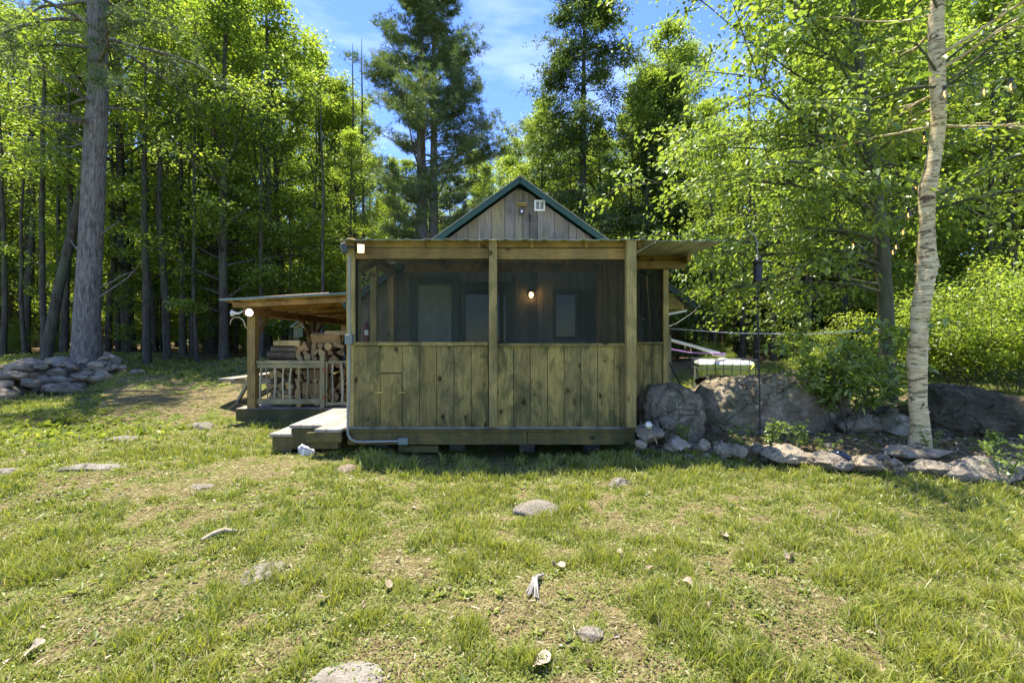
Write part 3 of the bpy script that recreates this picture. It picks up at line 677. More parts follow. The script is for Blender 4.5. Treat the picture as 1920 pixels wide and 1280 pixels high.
# ---------------- side porch (firewood)
YS = 7.62; FZ = .38
mb = MB(); y = YS
while y < 12: mb.box(-4.62, -2.56, y, y + .14, FZ - .04, FZ); y += .145
mb.build('side_porch_floor', W_deck, cabin, .003)
mb = MB(); mb.box(-4.60, -2.70, YS - .04, YS - .003, .12, FZ - .005, .1); mb.box(-4.60, -4.56, YS, 12, .2, FZ - .042, .1); mb.build('side_porch_skirt', W_fascia, cabin, .003)
def at2(px, Y=YS): return (px - 960) / F * Y
def spost(x0, x1, y0, y1, z0, z1):
    mb = MB(); mb.box(x0, x1, y0, y1, z0, z1); return mb.build('side_porch_post', W_beam, cabin, .005)
p1 = spost(at2(463), at2(478), YS, YS + .13, FZ, 1.93); p2 = spost(-4.43, -4.30, 9.85, 9.98, FZ, 1.93); spost(-4.43, -4.30, 11.8, 11.93, FZ, 1.93); 
mb = MB(); mb.box(-4.44, -4.29, YS - .1, 12.2, 1.93, 2.06, .1); mb.build('eave_beam', W_red, cabin, .004)
def brace(p, q, par): mb = MB(); mb.beam(p, q, .09, .09, (0, 1, 0)); mb.build('brace', W_beam, par, .004)
brace((-4.365, YS + .14, 1.62), (-4.365, YS + .46, 1.94), p1)
brace((-4.365, 9.84, 1.55), (-4.365, 9.45, 1.92), p2); brace((-4.365, 9.99, 1.55), (-4.365, 10.4, 1.92), p2)
def srz(x): return 2.105 + (x + 4.66) * .05
for k, y in enumerate(np.arange(YS - .08, 12.3, .62)):
    mb = MB(); mb.beam((-4.62, y, srz(-4.62) - .01), (-2.56, y, srz(-2.56) - .01), .045, .08); mb.build('side_rafter', W_red, cabin, .003)
mb = MB(); r5 = random.Random(9); xx = -4.7
while xx < -2.6:
    wdt = r5.uniform(.18, .30); mb.beam((xx + wdt / 2, YS - .14, srz(xx + wdt / 2) + .048), (xx + wdt / 2, 12.4, srz(xx + wdt / 2) + .048), wdt - .012, .02, (-.05, 0, 1)); xx += wdt
mb.build('side_roof_sheathing', W_red, cabin)
mb = MB(); mb.beam((-4.74, YS + 2.2, srz(-4.74) + .071), (-2.5, YS + 2.2, srz(-2.5) + .071), 4.9, .018); mb.build('side_roof', M_roof, cabin)
mb = MB(); mb.beam((-4.73, YS - .265, srz(-4.73) + .073), (-2.5, YS - .265, srz(-2.5) + .073), .03, .03); mb.build('side_roof_edge', plain('faded_roof_edge', (.16, .20, .17), .5), cabin)
# railing with branch balusters
def zs(py, Y=YS): return 1.5 - (py - 640) / F * Y
mb = MB(); mb.box(at2(478.5), at2(599), YS + .02, YS + .12, zs(681.5), zs(676)); mb.box(at2(478.5), at2(599), YS + .04, YS + .08, zs(690), zs(682)); mb.box(at2(478.5), at2(599), YS + .04, YS + .08, zs(758), zs(748)); rl = mb.build('railing', W_rail, cabin, .003)
r6 = random.Random(12)
def branch(px, z0, z1, rr, par, Y=YS + .06):
    x = at2(px, Y); pts = []; ph = r6.random() * 6; k = 9; dr = r6.uniform(-.03, .03)
    for i in range(k): t = i / (k - 1); pts.append((x + math.sin(ph + t * 5) * .008 + dr * (t - .5) + r6.uniform(-.004, .004), Y + r6.uniform(-.006, .006), z0 + (z1 - z0) * t))
    mb = MB(); mb.tube(pts, [rr * r6.uniform(.85, 1.18) for _ in range(k)], 7); mb.build('baluster', W_stick, par)
for px, rr in ((489, .019), (501, .011), (516, .021), (531, .015), (544.5, .019), (561, .013), (577, .015), (591.5, .011)): branch(px, zs(748), zs(690), rr, rl)
spo = MB(); spo.box(at2(599), at2(608), YS + .01, YS + .10, FZ, zs(664)); spo.build('gate_post', W_rail, cabin, .004)
mb = MB(); mb.box(at2(609), at2(612.5), YS + .03, YS + .08, zs(762), zs(678)); mb.box(at2(613), at2(660), YS + .03, YS + .075, zs(681), zs(676.5)); mb.box(at2(613), at2(660), YS + .03, YS + .075, zs(760), zs(754.5)); gt_ = mb.build('gate', W_rail, cabin, .003)
for px, rr in ((624, .014), (642, .024), (654, .014)): branch(px, zs(755), zs(681), rr, gt_)
for py in (693, 745):
    mb = MB(); cx0, cz0 = at2(608), zs(py); pl = []
    for k in range(10):
        a_ = math.pi * 2 * k / 10 + .3; q = .062 if k % 2 == 0 else .022; pl.append((cx0 + q * math.sin(a_) * .75, cz0 + q * math.cos(a_)))
    mb.prism(pl, YS - .006, YS + .005); mb.build('leaf_hinge', M_rust, gt_, label='rust-red leaf-shaped hinge')
# spotlights on the side porch corner, with wires
lx0 = at2(463)
pf = []
for (px, py, dv, mat) in ((468, 586, (.12, -1, -.12), M_lampw), (437, 587, (-1, -.25, 0), M_lampw)):
    dv = Vector(dv).normalized(); c0 = Vector((at2(px, YS - .12), YS - .12, zs(py, YS - .12)))
    mb = MB(); mb.lathe([(.018, 0), (.022, .05), (.045, .09), (.058, .10)], c0 - dv * .09, 16, axis=dv); mb.tube([c0 - dv * .085, (lx0 + .05, YS, zs(578))], .014, 6)
    f2 = mb.build('spotlight', M_white, cabin)
    if px == 437: mat = M_white
    mb = MB(); mb.lathe([(.057, 0), (.052, .014), (.03, .024), (.002, .028)], c0 + dv * .011, 16, axis=dv); mb.build('lens', mat, f2)
mb = MB(); mb.tube([(lx0 + .02, YS - .02, zs(584)), (lx0 + .01, YS - .03, zs(572)), (lx0 + .03, YS - .10, zs(563)), (lx0 + .08, YS - .15, zs(560)), (-3.0, YS - .16, zs(551))], .008, 6)
mb.tube([(lx0 - .16, YS - .2, zs(564)), (lx0 - .12, YS - .17, zs(570)), (lx0 - .03, YS - .13, zs(570.5))], .007, 6); mb.build('cable', plain('tan_cable', (.50, .30, .18), .6), cabin)
mb = MB(); pts = []
for k in range(11):
    a_ = math.pi * k / 10; pts.append((at2(446, YS - .08) + .125 * math.cos(a_), YS - .08 - .03 * math.sin(a_), zs(610) + .135 * math.sin(a_) - (.02 if k < 2 else 0)))
mb.tube(pts, [.011] * 9 + [.008, .004], 7); mb.tube([pts[0], (lx0 + .02, YS + .02, zs(618))], .010, 6); mb.build('curved_bracket', W_stick, cabin, label='pale arched antler-like bracket on the side porch post')

# ================================================================== FIREWOOD (each piece a thing)
def log_mesh(kind, seed):
    """split log, axis along local Y, length .40; slot 0 bark, slot 1 split wood"""
    r_ = random.Random(seed); Ln = r_.uniform(.37, .43); rr = r_.uniform(.058, .085)
    if kind == 'round': prof = [(rr * .8 * math.cos(a) * r_.uniform(.93, 1.07), rr * .8 * math.sin(a) * r_.uniform(.93, 1.07)) for a in np.linspace(0, 2 * math.pi, 13)[:-1]]; barkn = 12
    elif kind == 'half': prof = [(rr * 1.1 * math.cos(a), rr * 1.05 * math.sin(a) - rr * .4) for a in np.linspace(0, math.pi, 8)]; barkn = 7
    elif kind == 'slab': prof = [(rr * 1.5, -.03), (rr * 1.5, .035), (-rr * 1.4, .04), (-rr * 1.5, -.035)]; barkn = 0
    else: prof = [(rr * 1.45 * math.cos(a) - rr * .6, rr * 1.45 * math.sin(a) - rr * .5) for a in np.linspace(0, math.pi / 2, 5)] + [(-rr * .6, -rr * .5)]; barkn = 4
    n_ = len(prof); vs = []; K = 5
    for k in range(K):
        for (a, b) in prof:
            j = r_.uniform(-.004, .004); vs.append((a + j + .006 * math.sin(k * 1.3 + seed), (k / (K - 1) - .5) * Ln, b + r_.uniform(-.003, .003)))
    mb = MB(); t = r_.random()
    for k in range(K - 1):
        for i in range(n_):
            f = (k * n_ + i, (k + 1) * n_ + i, (k + 1) * n_ + (i + 1) % n_, k * n_ + (i + 1) % n_)
            mi = 0 if i < barkn else 1
            mb.add([vs[q] for q in f], [(0, 1, 2, 3)], [[(vs[q][1] + seed, vs[q][0] + vs[q][2]) for q in f]], t, mi, False)
    for s_, rev in ((0, False), (K - 1, True)):
        idx = [s_ * n_ + i for i in range(n_)]; idx = idx[::-1] if rev else idx
        mb.add([vs[q] for q in idx], [tuple(range(n_))], [[(vs[q][0] * .3 + seed, vs[q][2]) for q in idx]], t * .8, 1, False)
    o = mb.build('firewood_log', [W_bark, W_split]); me = o.data; bpy.data.objects.remove(o); return me
logm = {k: [log_mesh(k, 10 * i + j) for j in range(7)] for i, k in enumerate(('round', 'half', 'wedge', 'slab'))}
r8 = random.Random(31)
def put_log(kind, x, y, z, rotz=0, roll=0, label=None, sc_=1.0, group='firewood stacked on the side porch'):
    me = r8.choice(logm[kind]); o = link('firewood_log', me, None, (x, y, z), (0, roll, rotz), (sc_, sc_, sc_))
    return tag(o, label or 'split firewood log stacked end-out behind the branch railing of the side porch', 'firewood', group)
# cribbed column on the left, laid sideways
z = FZ + .06; row = 0
while z < 1.14:
    if row % 2 == 0:
        for k in range(2): put_log('half', -3.98, 7.93 + k * .20, z, R(90) + r8.uniform(-.06, .06), r8.uniform(-.2, .2), 'split log laid lengthwise in the cribbed left end of the firewood stack')
    else:
        for k in range(3): put_log('wedge', -4.13 + k * .15, 8.0, z, r8.uniform(-.06, .06), r8.uniform(-1, 1), 'split log laid end-out in the cribbed left end of the firewood stack')
    z += .098; row += 1
for k, (x, z, kd, lb) in enumerate(((-3.98, 1.26, 'round', 'thick bark-covered log lying lengthwise just above the railing at the left of the stack'), (-3.93, 1.37, 'half', 'brown split log lying lengthwise second from the top at the left of the stack'), (-3.86, 1.47, 'slab', 'tan squared log lying lengthwise on top at the left of the stack'))):
    o = put_log(kd, x, 7.9, z, R(90) + r8.uniform(-.05, .05), 0, lb, 1.12)
# end-out rows
z = FZ + .065
while z < 1.53:
    x = -3.70 + r8.uniform(0, .05); top = 1.50 - max(0, (x + 3.0)) * .6
    while x < -2.72:
        if z < 1.18 or (z < 1.42 and x < -3.0) or (z < 1.52 and x < -3.35) or (z < 1.5 and -3.2 < x < -2.9):
            put_log(r8.choice(['round', 'half', 'wedge', 'wedge', 'half', 'wedge', 'slab']), x, 8.0 + r8.uniform(-.03, .05) + (.12 if x > -3.0 else 0), z + r8.uniform(-.012, .012), r8.uniform(-.08, .08), r8.uniform(0, 6.28))
        x += r8.uniform(.125, .15)
    z += .108
put_log('slab', -3.38, 7.80, .70, R(90), R(84), 'bright yellow split slab lying lengthwise behind the railing, mid height', 1.0)
put_log('slab', -3.33, 7.80, .93, R(90) + .05, R(70), 'tan split slab lying lengthwise above the bright yellow one behind the railing', .85)
put_log('slab', -3.20, 7.86, 1.53, R(90) + .08, R(60), 'wide yellow split slab tilted on top of the stack under the rear post', 1.2)
put_log('slab', -3.02, 7.9, 1.62, R(90) - .06, R(15), 'thin flat slab lying on the very top of the firewood stack', .95)
# dark tarp-covered heap right of the stack
def rock_mesh(name, seed, sub=3, planes=9, amp=.10, dims=(1, 1, 1), mat=None, pmin=.62, pmax=.92, fr=1.4, boxy=1.0):
    import bmesh
    r_ = random.Random(seed); bm = bmesh.new(); bmesh.ops.create_icosphere(bm, subdivisions=sub, radius=1)
    pl = []
    for k in range(planes):
        v = Vector((r_.gauss(0, 1), r_.gauss(0, 1), r_.gauss(0, 1))).normalized(); pl.append((v, r_.uniform(pmin, pmax)))
    off = Vector((seed * 3.1, seed * 1.7, seed * .9))
    D = Vector(dims)
    for v in bm.verts:
        c = v.co.copy()
        if boxy != 1.0: c = Vector([math.copysign(abs(q) ** boxy, q) for q in c])
        for nrm, d_ in pl:
            q = c.dot(nrm) - d_
            if q > 0: c -= nrm * q * .93
        w_ = Vector((c.x * D.x, c.y * D.y, c.z * D.z))
        md = max(D)
        nf = mnoise.fractal(w_ / md * fr * 2 + off, .9, 2.1, 5)
        ridge = abs(mnoise.noise(w_ / md * fr * 3.3 + off * 2))
        nn = Vector((c.x / D.x, c.y / D.y, c.z / D.z)).normalized()
        st = w_.z / md * 7 + mnoise.noise(w_ / md * 1.3 + off) * 2.0; st = (st - math.floor(st))
        w_ += nn * (nf * amp - max(0, .09 - ridge) * amp * 2.2 + (st - .5) * amp * (.35 if sub >= 5 else .12) + mnoise.noise(w_ / md * fr * 11 + off) * amp * .22) * min(D) * 1.3
        v.co = w_
    me = bpy.data.meshes.new(name); bm.to_mesh(me); bm.free()
    me.polygons.foreach_set('use_smooth', np.ones(len(me.polygons), dtype=bool))
    if mat: me.materials.append(mat)
    return me
heap = link('firewood_heap', rock_mesh('heap', 77, 4, 6, .3, (.22, .25, .34), plain('black_tarp', (.018, .020, .018), .55, 0, .3, 8)), None, (-2.86, 8.15, 1.28)); heap.name = 'tarp_bundle'
tag(heap, 'crumpled black tarp bundle at the right end of the firewood stack', 'tarp')
# distant birdhouse-like roofed shelter and wind chime
bh = empty('bird_feeder', (at(562, 9.6), 9.6, 1.35), 'small roofed hanging bird feeder with bluish metal roof behind the firewood', 'bird feeder')
bx_, by_, bz_ = at(562, 9.6), 9.6, 1.5 - (620 - 640) / F * 9.6
mb = MB(); mb.beam((bx_ - .13, by_ + .02, bz_ + .08), (bx_ + .02, by_ + .02, bz_ + .19), .34, .012, (0, 0, 1)); mb.beam((bx_ + .02, by_ + .02, bz_ + .19), (bx_ + .17, by_ + .02, bz_ + .06), .34, .012); mb.build('roof', plain('blue_grey_roof', (.22, .33, .36), .45, .2), bh)
mb = MB(); mb.box(bx_ - .09, bx_ + .10, by_ - .08, by_ + .1, bz_ - .13, bz_ + .07); mb.build('body', plain('green_feeder_body', (.10, .14, .07), .7), bh)
mb = MB(); mb.tube([(bx_, by_, bz_ + .19), (bx_, by_, 2.2)], .004, 5); mb.build('hanger', M_black, bh)
wc = empty('wind_chime', (at(556, 8.6), 8.6, 1.9), 'wind chime of pale metal tubes hanging above the firewood stack', 'wind chime')
mb = MB(); cx_ = at(556, 8.6)
for k, (dx, z0, z1) in enumerate(((-.03, 1.42, 1.72), (.0, 1.34, 1.74), (.035, 1.38, 1.70))): mb.tube([(cx_ + dx, 8.6, z0), (cx_ + dx, 8.6, z1)], .008, 7)
mb.build('chime_tube', M_conduit, wc); mb = MB(); mb.lathe([(.045, 1.75), (.045, 1.765)], (cx_, 8.6, 0), 12); mb.tube([(cx_, 8.6, 1.76), (cx_, 8.6, 2.2)], .003, 4); mb.build('top_disc', W_post, wc)

# ---------------- picnic table behind the corner post
pt = empty('picnic_table', (-4.9, 8.75, .25), 'weathered wooden picnic table half hidden behind the side porch corner post', 'picnic table')
def pbox(nm, *a, **k): mb = MB(); mb.box(*a); return mb.build(nm, W_table, pt, .004)
gz = H(-5.3, 8.8)
for k in range(2): pbox('bench_board', -5.33 + k * .15, -5.19 + k * .15, 8.25, 9.95, gz + .40, gz + .438)
for k in range(5): pbox('top_board', -4.80 + k * .15, -4.66 + k * .15, 8.25, 9.95, gz + .70, gz + .738)
for yy in (8.55, 9.6):
    for (a_, b_) in (((-5.15, yy, gz - .02), (-4.75, yy, gz + .70)), ((-3.9, yy, gz - .02), (-4.3, yy, gz + .70))):
        mb = MB(); mb.beam(a_, b_, .04, .09, (0, 1, 0)); mb.build('leg', W_table, pt, .003)
    mb = MB(); mb.beam((-5.3, yy + .045, gz + .355), (-3.9, yy + .045, gz + .355), .04, .09); mb.build('bench_support', W_table, pt, .003)

# ---------------- water tank in a cage
tk = empty('water_tank', (4.75, 10.3, .05), 'white plastic caged liquid tank with yellow-green tint behind the big boulder', 'water tank')
TA = R(-20); tc0 = Vector((4.86, 10.35, 0)); ux = Vector((math.cos(TA), -math.sin(TA) * -1, 0)); ux = Vector((math.cos(R(-14)), math.sin(R(-14)), 0)); uy = Vector((-ux.y, ux.x, 0))
tc0 = Vector((at(1312, 9.9), 9.9, 0)) + ux * .56 + uy * .5
def tp(a, b, z): return tc0 + ux * a + uy * b + Vector((0, 0, z))
zt0, zt1 = .22, 1.5 - (671 - 640) / F * 9.9
mb = MB()
def rprof(a, b, r_, z, inset=0): 
    pts = []
    for (sx, sy, a0) in ((1, 1, 0), (-1, 1, 90), (-1, -1, 180), (1, -1, 270)):
        for k in range(5):
            an = R(a0 + k * 22.5); pts.append(tp(sx * (a - r_) + (r_ - inset) * math.cos(an), sy * (b - r_) + (r_ - inset) * math.sin(an), z))
    return pts
lv = [rprof(.555, .50, .1, zt0, .06), rprof(.555, .50, .1, zt0 + .05), rprof(.555, .50, .1, zt1 - .14), rprof(.555, .50, .1, zt1 - .09, .02), rprof(.54, .48, .1, zt1 - .055, .08)]
vs = [p for r_ in lv for p in r_]; N = 20; fs = [(i * N + k, i * N + (k + 1) % N, (i + 1) * N + (k + 1) % N, (i + 1) * N + k) for i in range(4) for k in range(N)]
mb.add(vs[:3 * N], [f for f in fs if max(f) < 3 * N], None, .3, 0, True)
bd = mb.build('tank_body', [leaf_mat('tinted_tank_plastic', [(0, (.66, .74, .22)), (1, (.74, .78, .30))], .4, .06, .3, 1.1)], tk)
mb = MB(); mb.add(vs[2 * N:], [f for f in [(i * N + k, i * N + (k + 1) % N, (i + 1) * N + (k + 1) % N, (i + 1) * N + k) for i in range(2) for k in range(N)]], None, .5, 0, True); mb.add(vs[4 * N:], [tuple(range(N))], None)
mb.build('tank_top', M_white, tk)
mb = MB(); mb.lathe([(.09, zt1 - .06), (.09, zt1 - .02), (.02, zt1 - .015)], (tc0.x, tc0.y, 0), 14); mb.build('lid', M_white, tk)
mb = MB(); A_, B_ = .585, .53
cz_l = [.25, .47, .69, .91, zt1 - .035]
for z in cz_l:
    q = [tp(-A_, -B_, z), tp(A_, -B_, z), tp(A_, B_, z), tp(-A_, B_, z)]
    for i in range(4): mb.tube([q[i], q[(i + 1) % 4]], .008, 5)
for k in range(8):
    a = -A_ + k * 2 * A_ / 7
    for b in (-B_, B_): mb.tube([tp(a, b, .2), tp(a, b, zt1 - .035)], .008, 5)
for k in range(1, 6):
    b = -B_ + k * 2 * B_ / 6
    for a in (-A_, A_): mb.tube([tp(a, b, .2), tp(a, b, zt1 - .035)], .008, 5)
mb.build('cage', plain('grey_cage_steel', (.07, .075, .085), .5, .4), tk)
mb = MB()
for (a0, b0) in ((-.30, .02), (.52, .12)): mb.beam(tp(a0, -.515, zt1 - .12), tp(b0, -.515, zt0 + .2), .006, .06, (0, 1, 0))
mb.build('diagonal_stripe', plain('yellow_band', (.50, .48, .05), .6), tk)
mb = MB(); mb.beam(tp(-.575, -.1, zt0 + .1), tp(-.575, -.1, zt1 - .22), .22, .012, (1, 0, 0)); mb.build('side_plate', plain('grey_green_plate', (.22, .25, .18), .5), tk)
mb = MB(); mb.box(tc0.x - .62, tc0.x + .62, tc0.y - .5, tc0.y + .5, -.02, .18); pal = mb.build('pallet', W_table, tk)
# gutter downspout (white) to the tank + strap
sp = MB(); ga = Vector((2.62, 8.6, 1.5 - (630 - 640) / F * 8.6)); gb = Vector((at(1349, 9.9), 9.95, 1.5 - (662 - 640) / F * 9.9))
sp.beam((2.55, 8.9, 1.68), gb, .07, .05); gsp = tag(sp.build('downspout', M_white), 'long white downspout sloping from the cabin eave to the caged tank', 'downspout')
mb = MB(); mb.beam(gb - Vector((.12, .02, .02)), gb + Vector((.12, 0, -.05)), .13, .05); mb.build('outlet', plain('pinkish_plastic', (.62, .50, .44), .5), gsp)
mb = MB(); mb.tube([(2.6, 8.8, 1.5), (3.1, 9.2, 1.36), (3.7, 9.55, 1.27), (4.25, 9.75, 1.24), (4.6, 9.8, 1.235)], .017, 6); tag(mb.build('hose', plain('violet_hose', (.42, .22, .52), .5)), 'thin violet hose running from the cabin corner to the caged tank', 'hose')
mb = MB(); mb.tube([(2.62, 7.7, 1.72), (3.4, 7.0, 1.63), (4.6, 7.1, 1.61), (5.93, 7.25, 1.70)], .007, 5); tag(mb.build('clothesline', M_white), 'pale clothesline strung from the cabin corner to the beech trunk', 'clothesline')
mb = MB(); mb.tube([(2.62, 8.7, 1.62), (4.0, 11, 1.95), (5.2, 13, 2.35), (6.2, 14.5, 2.9)], .008, 5); tag(mb.build('rope', M_conduit), 'thin rope rising from the cabin corner into the trees', 'rope')
# boards and poles leaning at the corner
for k, (p, q, r_, m_, lb) in enumerate((((2.75, 7.4, .45), (2.42, 7.35, 1.05), .014, W_stick, 'pale short stick leaning against the cabin corner, left of the dark pole'), ((2.62, 7.2, .45), (2.38, 7.3, 1.02), .012, W_bark, 'dark short stick leaning against the cabin corner'), ((2.98, 7.6, .45), (2.36, 7.5, 1.60), .012, M_black, 'long thin dark pole leaning on the cabin corner'), ((2.68, 7.3, .42), (2.35, 7.3, 1.2), .013, W_rail, 'tan stick leaning on the cabin corner between two others'))):
    mb = MB(); mb.tube([p, q], r_, 6); tag(mb.build('leaning_pole', m_), lb, 'pole', 'poles leaning at the cabin corner')
mb = MB(); mb.beam((2.66, 7.75, .3), (2.66, 7.75, 1.6), .05, .16, (0, 1, 0), .5); mb.build('corner_trim', W_rail, cabin)
mb = MB(); mb.beam((3.0, 9.2, .55), (3.9, 9.1, .52), .25, .05); tag(mb.build('stacked_board', W_rail), 'pale board lying behind the boulder beside the cabin corner', 'board')

# ================================================================== ROCKS
def rock(name, px, py, Y, w_, h_, d_, seed, mat, label, cat='rock', group=None, rotz=0, sub=4, planes=9, amp=.09, tilt=0, bury=.25, yrot=None, **kw):
    """px,py = centre of visible stone; w,h,d full metres; z placed so its centre sits there"""
    x = at(px, Y); z = 1.5 - (py - 640) / F * Y
    me = rock_mesh(name, seed, sub, planes, amp, (w_ / 2 * 1.12, d_ / 2 * 1.12, h_ / 2 * 1.15), mat, **kw)
    return tag(link(name, me, None, (x, Y, z), (tilt, rnd.uniform(-.05, .05) if yrot is None else yrot, rotz)), label, cat, group)
rock('boulder', 1436, 772, 6.75, 1.96, .98, .95, 3, S_granite, 'huge long granite boulder with sunlit lichened top right of the cabin', sub=6, planes=6, amp=.07, pmin=1.0, pmax=1.25, boxy=.62, yrot=-.085)
rock('boulder', 1252, 782, 6.3, .80, .80, .8, 8, S_granite, 'rounded mossy boulder between the porch corner and the huge boulder', sub=5, planes=6, pmin=.95, pmax=1.1, boxy=.8)
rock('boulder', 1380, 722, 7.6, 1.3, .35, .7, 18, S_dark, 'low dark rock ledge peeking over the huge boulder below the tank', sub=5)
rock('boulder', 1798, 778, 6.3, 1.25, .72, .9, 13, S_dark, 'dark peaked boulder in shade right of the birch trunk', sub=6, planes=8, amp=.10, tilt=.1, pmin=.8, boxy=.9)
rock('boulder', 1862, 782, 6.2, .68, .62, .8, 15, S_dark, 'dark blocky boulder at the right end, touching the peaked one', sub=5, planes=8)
rock('rock', 1602, 796, 6.2, .56, .32, .5, 21, S_granite, 'tan rounded rock under the leafy sapling, right of the huge boulder', sub=5)
rock('rock', 1677, 806, 6.1, .52, .38, .5, 23, S_granite, 'brown rock left of the birch trunk behind the flat slab', sub=5)
rock('rock', 1690, 782, 6.6, .4, .22, .4, 24, S_granite, 'small rock wedged above the brown rock left of the birch', sub=4)
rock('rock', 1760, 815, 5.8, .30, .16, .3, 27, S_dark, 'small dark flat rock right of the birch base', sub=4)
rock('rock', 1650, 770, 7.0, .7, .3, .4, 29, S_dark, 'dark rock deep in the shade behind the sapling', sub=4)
edge = [(1214, 812, 5.35, .34, .24, S_grey, 'rock with the solar light beside the right porch post'), (1250, 797, 5.6, .24, .18, S_grey, 'grey rock right behind the solar light'),
 (1268, 830, 5.3, .34, .18, S_grey, 'bluish grey pointed rock right of the solar light'), (1200, 832, 5.25, .14, .1, S_tan, 'small tan stone below the solar light'),
 (1318, 834, 5.3, .16, .12, S_tan, 'small pale stone between the pointed rock and the twin rocks'), (1358, 846, 5.2, .22, .17, S_tan, 'left of the twin upright edging rocks'), (1385, 848, 5.15, .22, .15, S_tan, 'right of the twin upright edging rocks'),
 (1418, 842, 5.25, .15, .13, S_tan, 'round stone at the foot of the feeder pole'), (1478, 856, 5.05, .54, .22, S_tan, 'broad flat-topped pale edging slab right of the feeder pole'),
 (1555, 866, 4.9, .38, .22, S_grey, 'dark-faced edging rock under the blue gazing stone'), (1630, 872, 4.8, .42, .20, S_tan, 'rounded tan edging rock left of the small knob stone'), (1684, 876, 4.65, .17, .19, S_tan, 'small knob-shaped edging stone'),
 (1745, 878, 4.6, .46, .18, S_grey, 'grey edging rock right of the small knob stone'), (1850, 880, 4.5, .86, .26, S_grey, 'longest grey edging slab at the right edge of the picture'),
 (1713, 847, 5.0, .90, .14, S_tan, 'wavy flat slab lying at the foot of the birch'), (1655, 858, 5.02, .2, .12, S_tan, 'small stone under the left tip of the wavy slab')]
for i, (px, py, Y, w_, h_, m_, lb) in enumerate(edge):
    rock('edging_stone', px, py, Y, w_, h_, min(w_, .4), 40 + i * 3, m_, lb + (', edging the lawn' if 'edging' not in lb else ''), 'stone', 'stones edging the lawn on the right', rotz=rnd.uniform(-.15, .15), sub=5, planes=16, amp=.15, pmin=.48, pmax=.9, fr=1.9)
r9 = random.Random(55)
for k in range(34):
    px = r9.uniform(1190, 1560); Y = r9.uniform(5.15, 5.75); x = at(px, Y); s_ = r9.uniform(.04, .10)
    o = link('bed_stone', rock_mesh('bed_stone', 200 + k, 2, 8, .1, (s_, s_ * .9, s_ * .6), r9.choice([S_tan, S_grey])), None, (x, Y, H(x, Y) + s_ * .2), (0, 0, r9.uniform(0, 6)))
    tag(o, 'small loose stone scattered in the dirt bed behind the lawn edging', 'stone', 'small loose stones in the dirt bed')
lawn = [(1162, 905, .28, .10, 'flat pale stone in the grass below the right porch post'), (1003, 955, .38, .14, 'rough tan stone in the grass below the middle porch post'), (378, 913, .2, .07, 'small pale flat stone in the lawn left of centre'),
 (230, 825, .40, .10, 'long grey-tan stone in the grass farthest from the camera at left'), (178, 876, .62, .10, 'long flat pale stone set in the lawn at left'), (12, 886, .26, .09, 'pale stone cut by the left edge of the picture'),
 (495, 1072, .26, .09, 'elongated stone slanting in the weeds left of centre'), (645, 1281, .34, .06, 'white stone at the very bottom edge'), (1105, 1190, .16, .05, 'pinkish buried stone in dry grass near the bottom'),
 (500, 640 + 176, .3, .1, 'stone'), (1080, 920, .12, .05, 'tiny stone'), (90, 1215, .08, .03, 'pebble')]
def gpos(px, py):
    Y = 3.0
    for _ in range(25):
        x = at(px, Y); Y = max(1.6, (1.5 - H(x, Y)) * F / (py - 640))
    return at(px, Y), Y
for i, (px, py, w_, h_, lb) in enumerate(lawn[:9]):
    x, y = gpos(px, py); s_ = y / 4.0
    me = rock_mesh('lawn_stone', 300 + i * 7, 4, 9, .10, (w_ * .55, w_ * (.22 if w_ > .5 else .42), h_ * .62), S_lawn)
    tag(link('lawn_stone', me, None, (x, y, H(x, y) - h_ * .12), (0, 0, .25 if i != 6 else 1.0)), lb, 'stone', 'stones half buried in the lawn')
tag(link('white_rock', rock_mesh('white_rock', 391, 4, 9, .12, (.12, .09, .11), plain('chalk_white_stone', (.50, .49, .47), .85, 0, .45, 14, bumpd=.02), pmin=.5), None, (-2.50, 5.50, .15)), 'white jagged rock tucked between the step and the landing', 'rock')
tag(link('lawn_stone', rock_mesh('ls', 395, 4, 9, .12, (.24, .18, .08), S_lawn), None, (-4.75, 6.95, .19)), 'mossy low stone beside the shaded corner of the side porch floor', 'stone')
tag(link('lawn_stone', rock_mesh('ls', 396, 4, 9, .12, (.13, .11, .1), S_granite), None, (-1.78, 4.85, .10)), 'rough brown stone at the left end of the tall shaded grass', 'stone')
# stone wall on the left : every stone a thing
r10 = random.Random(88); variants = [rock_mesh('fieldstone', 500 + i, 4, 10, .09, (.5, .38, .27), S_grey if i % 4 else S_tan) for i in range(9)]
base = Vector((-9.9, 8.3)); tip_ = Vector((-8.95, 11.1)); cnt = 0
for layer in range(4):
    nst = (26, 20, 14, 8)[layer]
    for k in range(nst):
        t = (k + r10.uniform(-.2, .5)) / nst; c_ = base.lerp(tip_, t); off = r10.uniform(-.75, .75) * (1 - layer * .18)
        x = c_.x + off * .87 - .15 * layer; y = c_.y - off * .45; s_ = r10.uniform(.42, .85) * (1.0 - .1 * layer) * (1.0 - .35 * t)
        x += -.35
        g = H(x, y); o = link('fieldstone', r10.choice(variants), None, (x, y, g + .06 + layer * .19 * (1.0 - .45 * t)), (r10.uniform(-.25, .25), r10.uniform(-.25, .25), r10.uniform(0, 6.28)), (s_, s_, s_ * r10.uniform(.7, 1.05)))
        tag(o, ('grey fieldstone at the bottom of the low stone pile left of the pine', 'grey fieldstone in the second course of the stone pile left of the pine', 'grey fieldstone high in the stone pile left of the pine', 'grey fieldstone on the crest of the stone pile left of the pine')[layer], 'stone', 'fieldstones piled in a low wall on the left')
o = link('fieldstone', variants[2], None, (at(198, 11.2), 11.2, .93), (0, 0, .3), (.80, .8, 1.1)); tag(o, 'large rounded pale stone resting against the right side of the big pine trunk', 'stone')
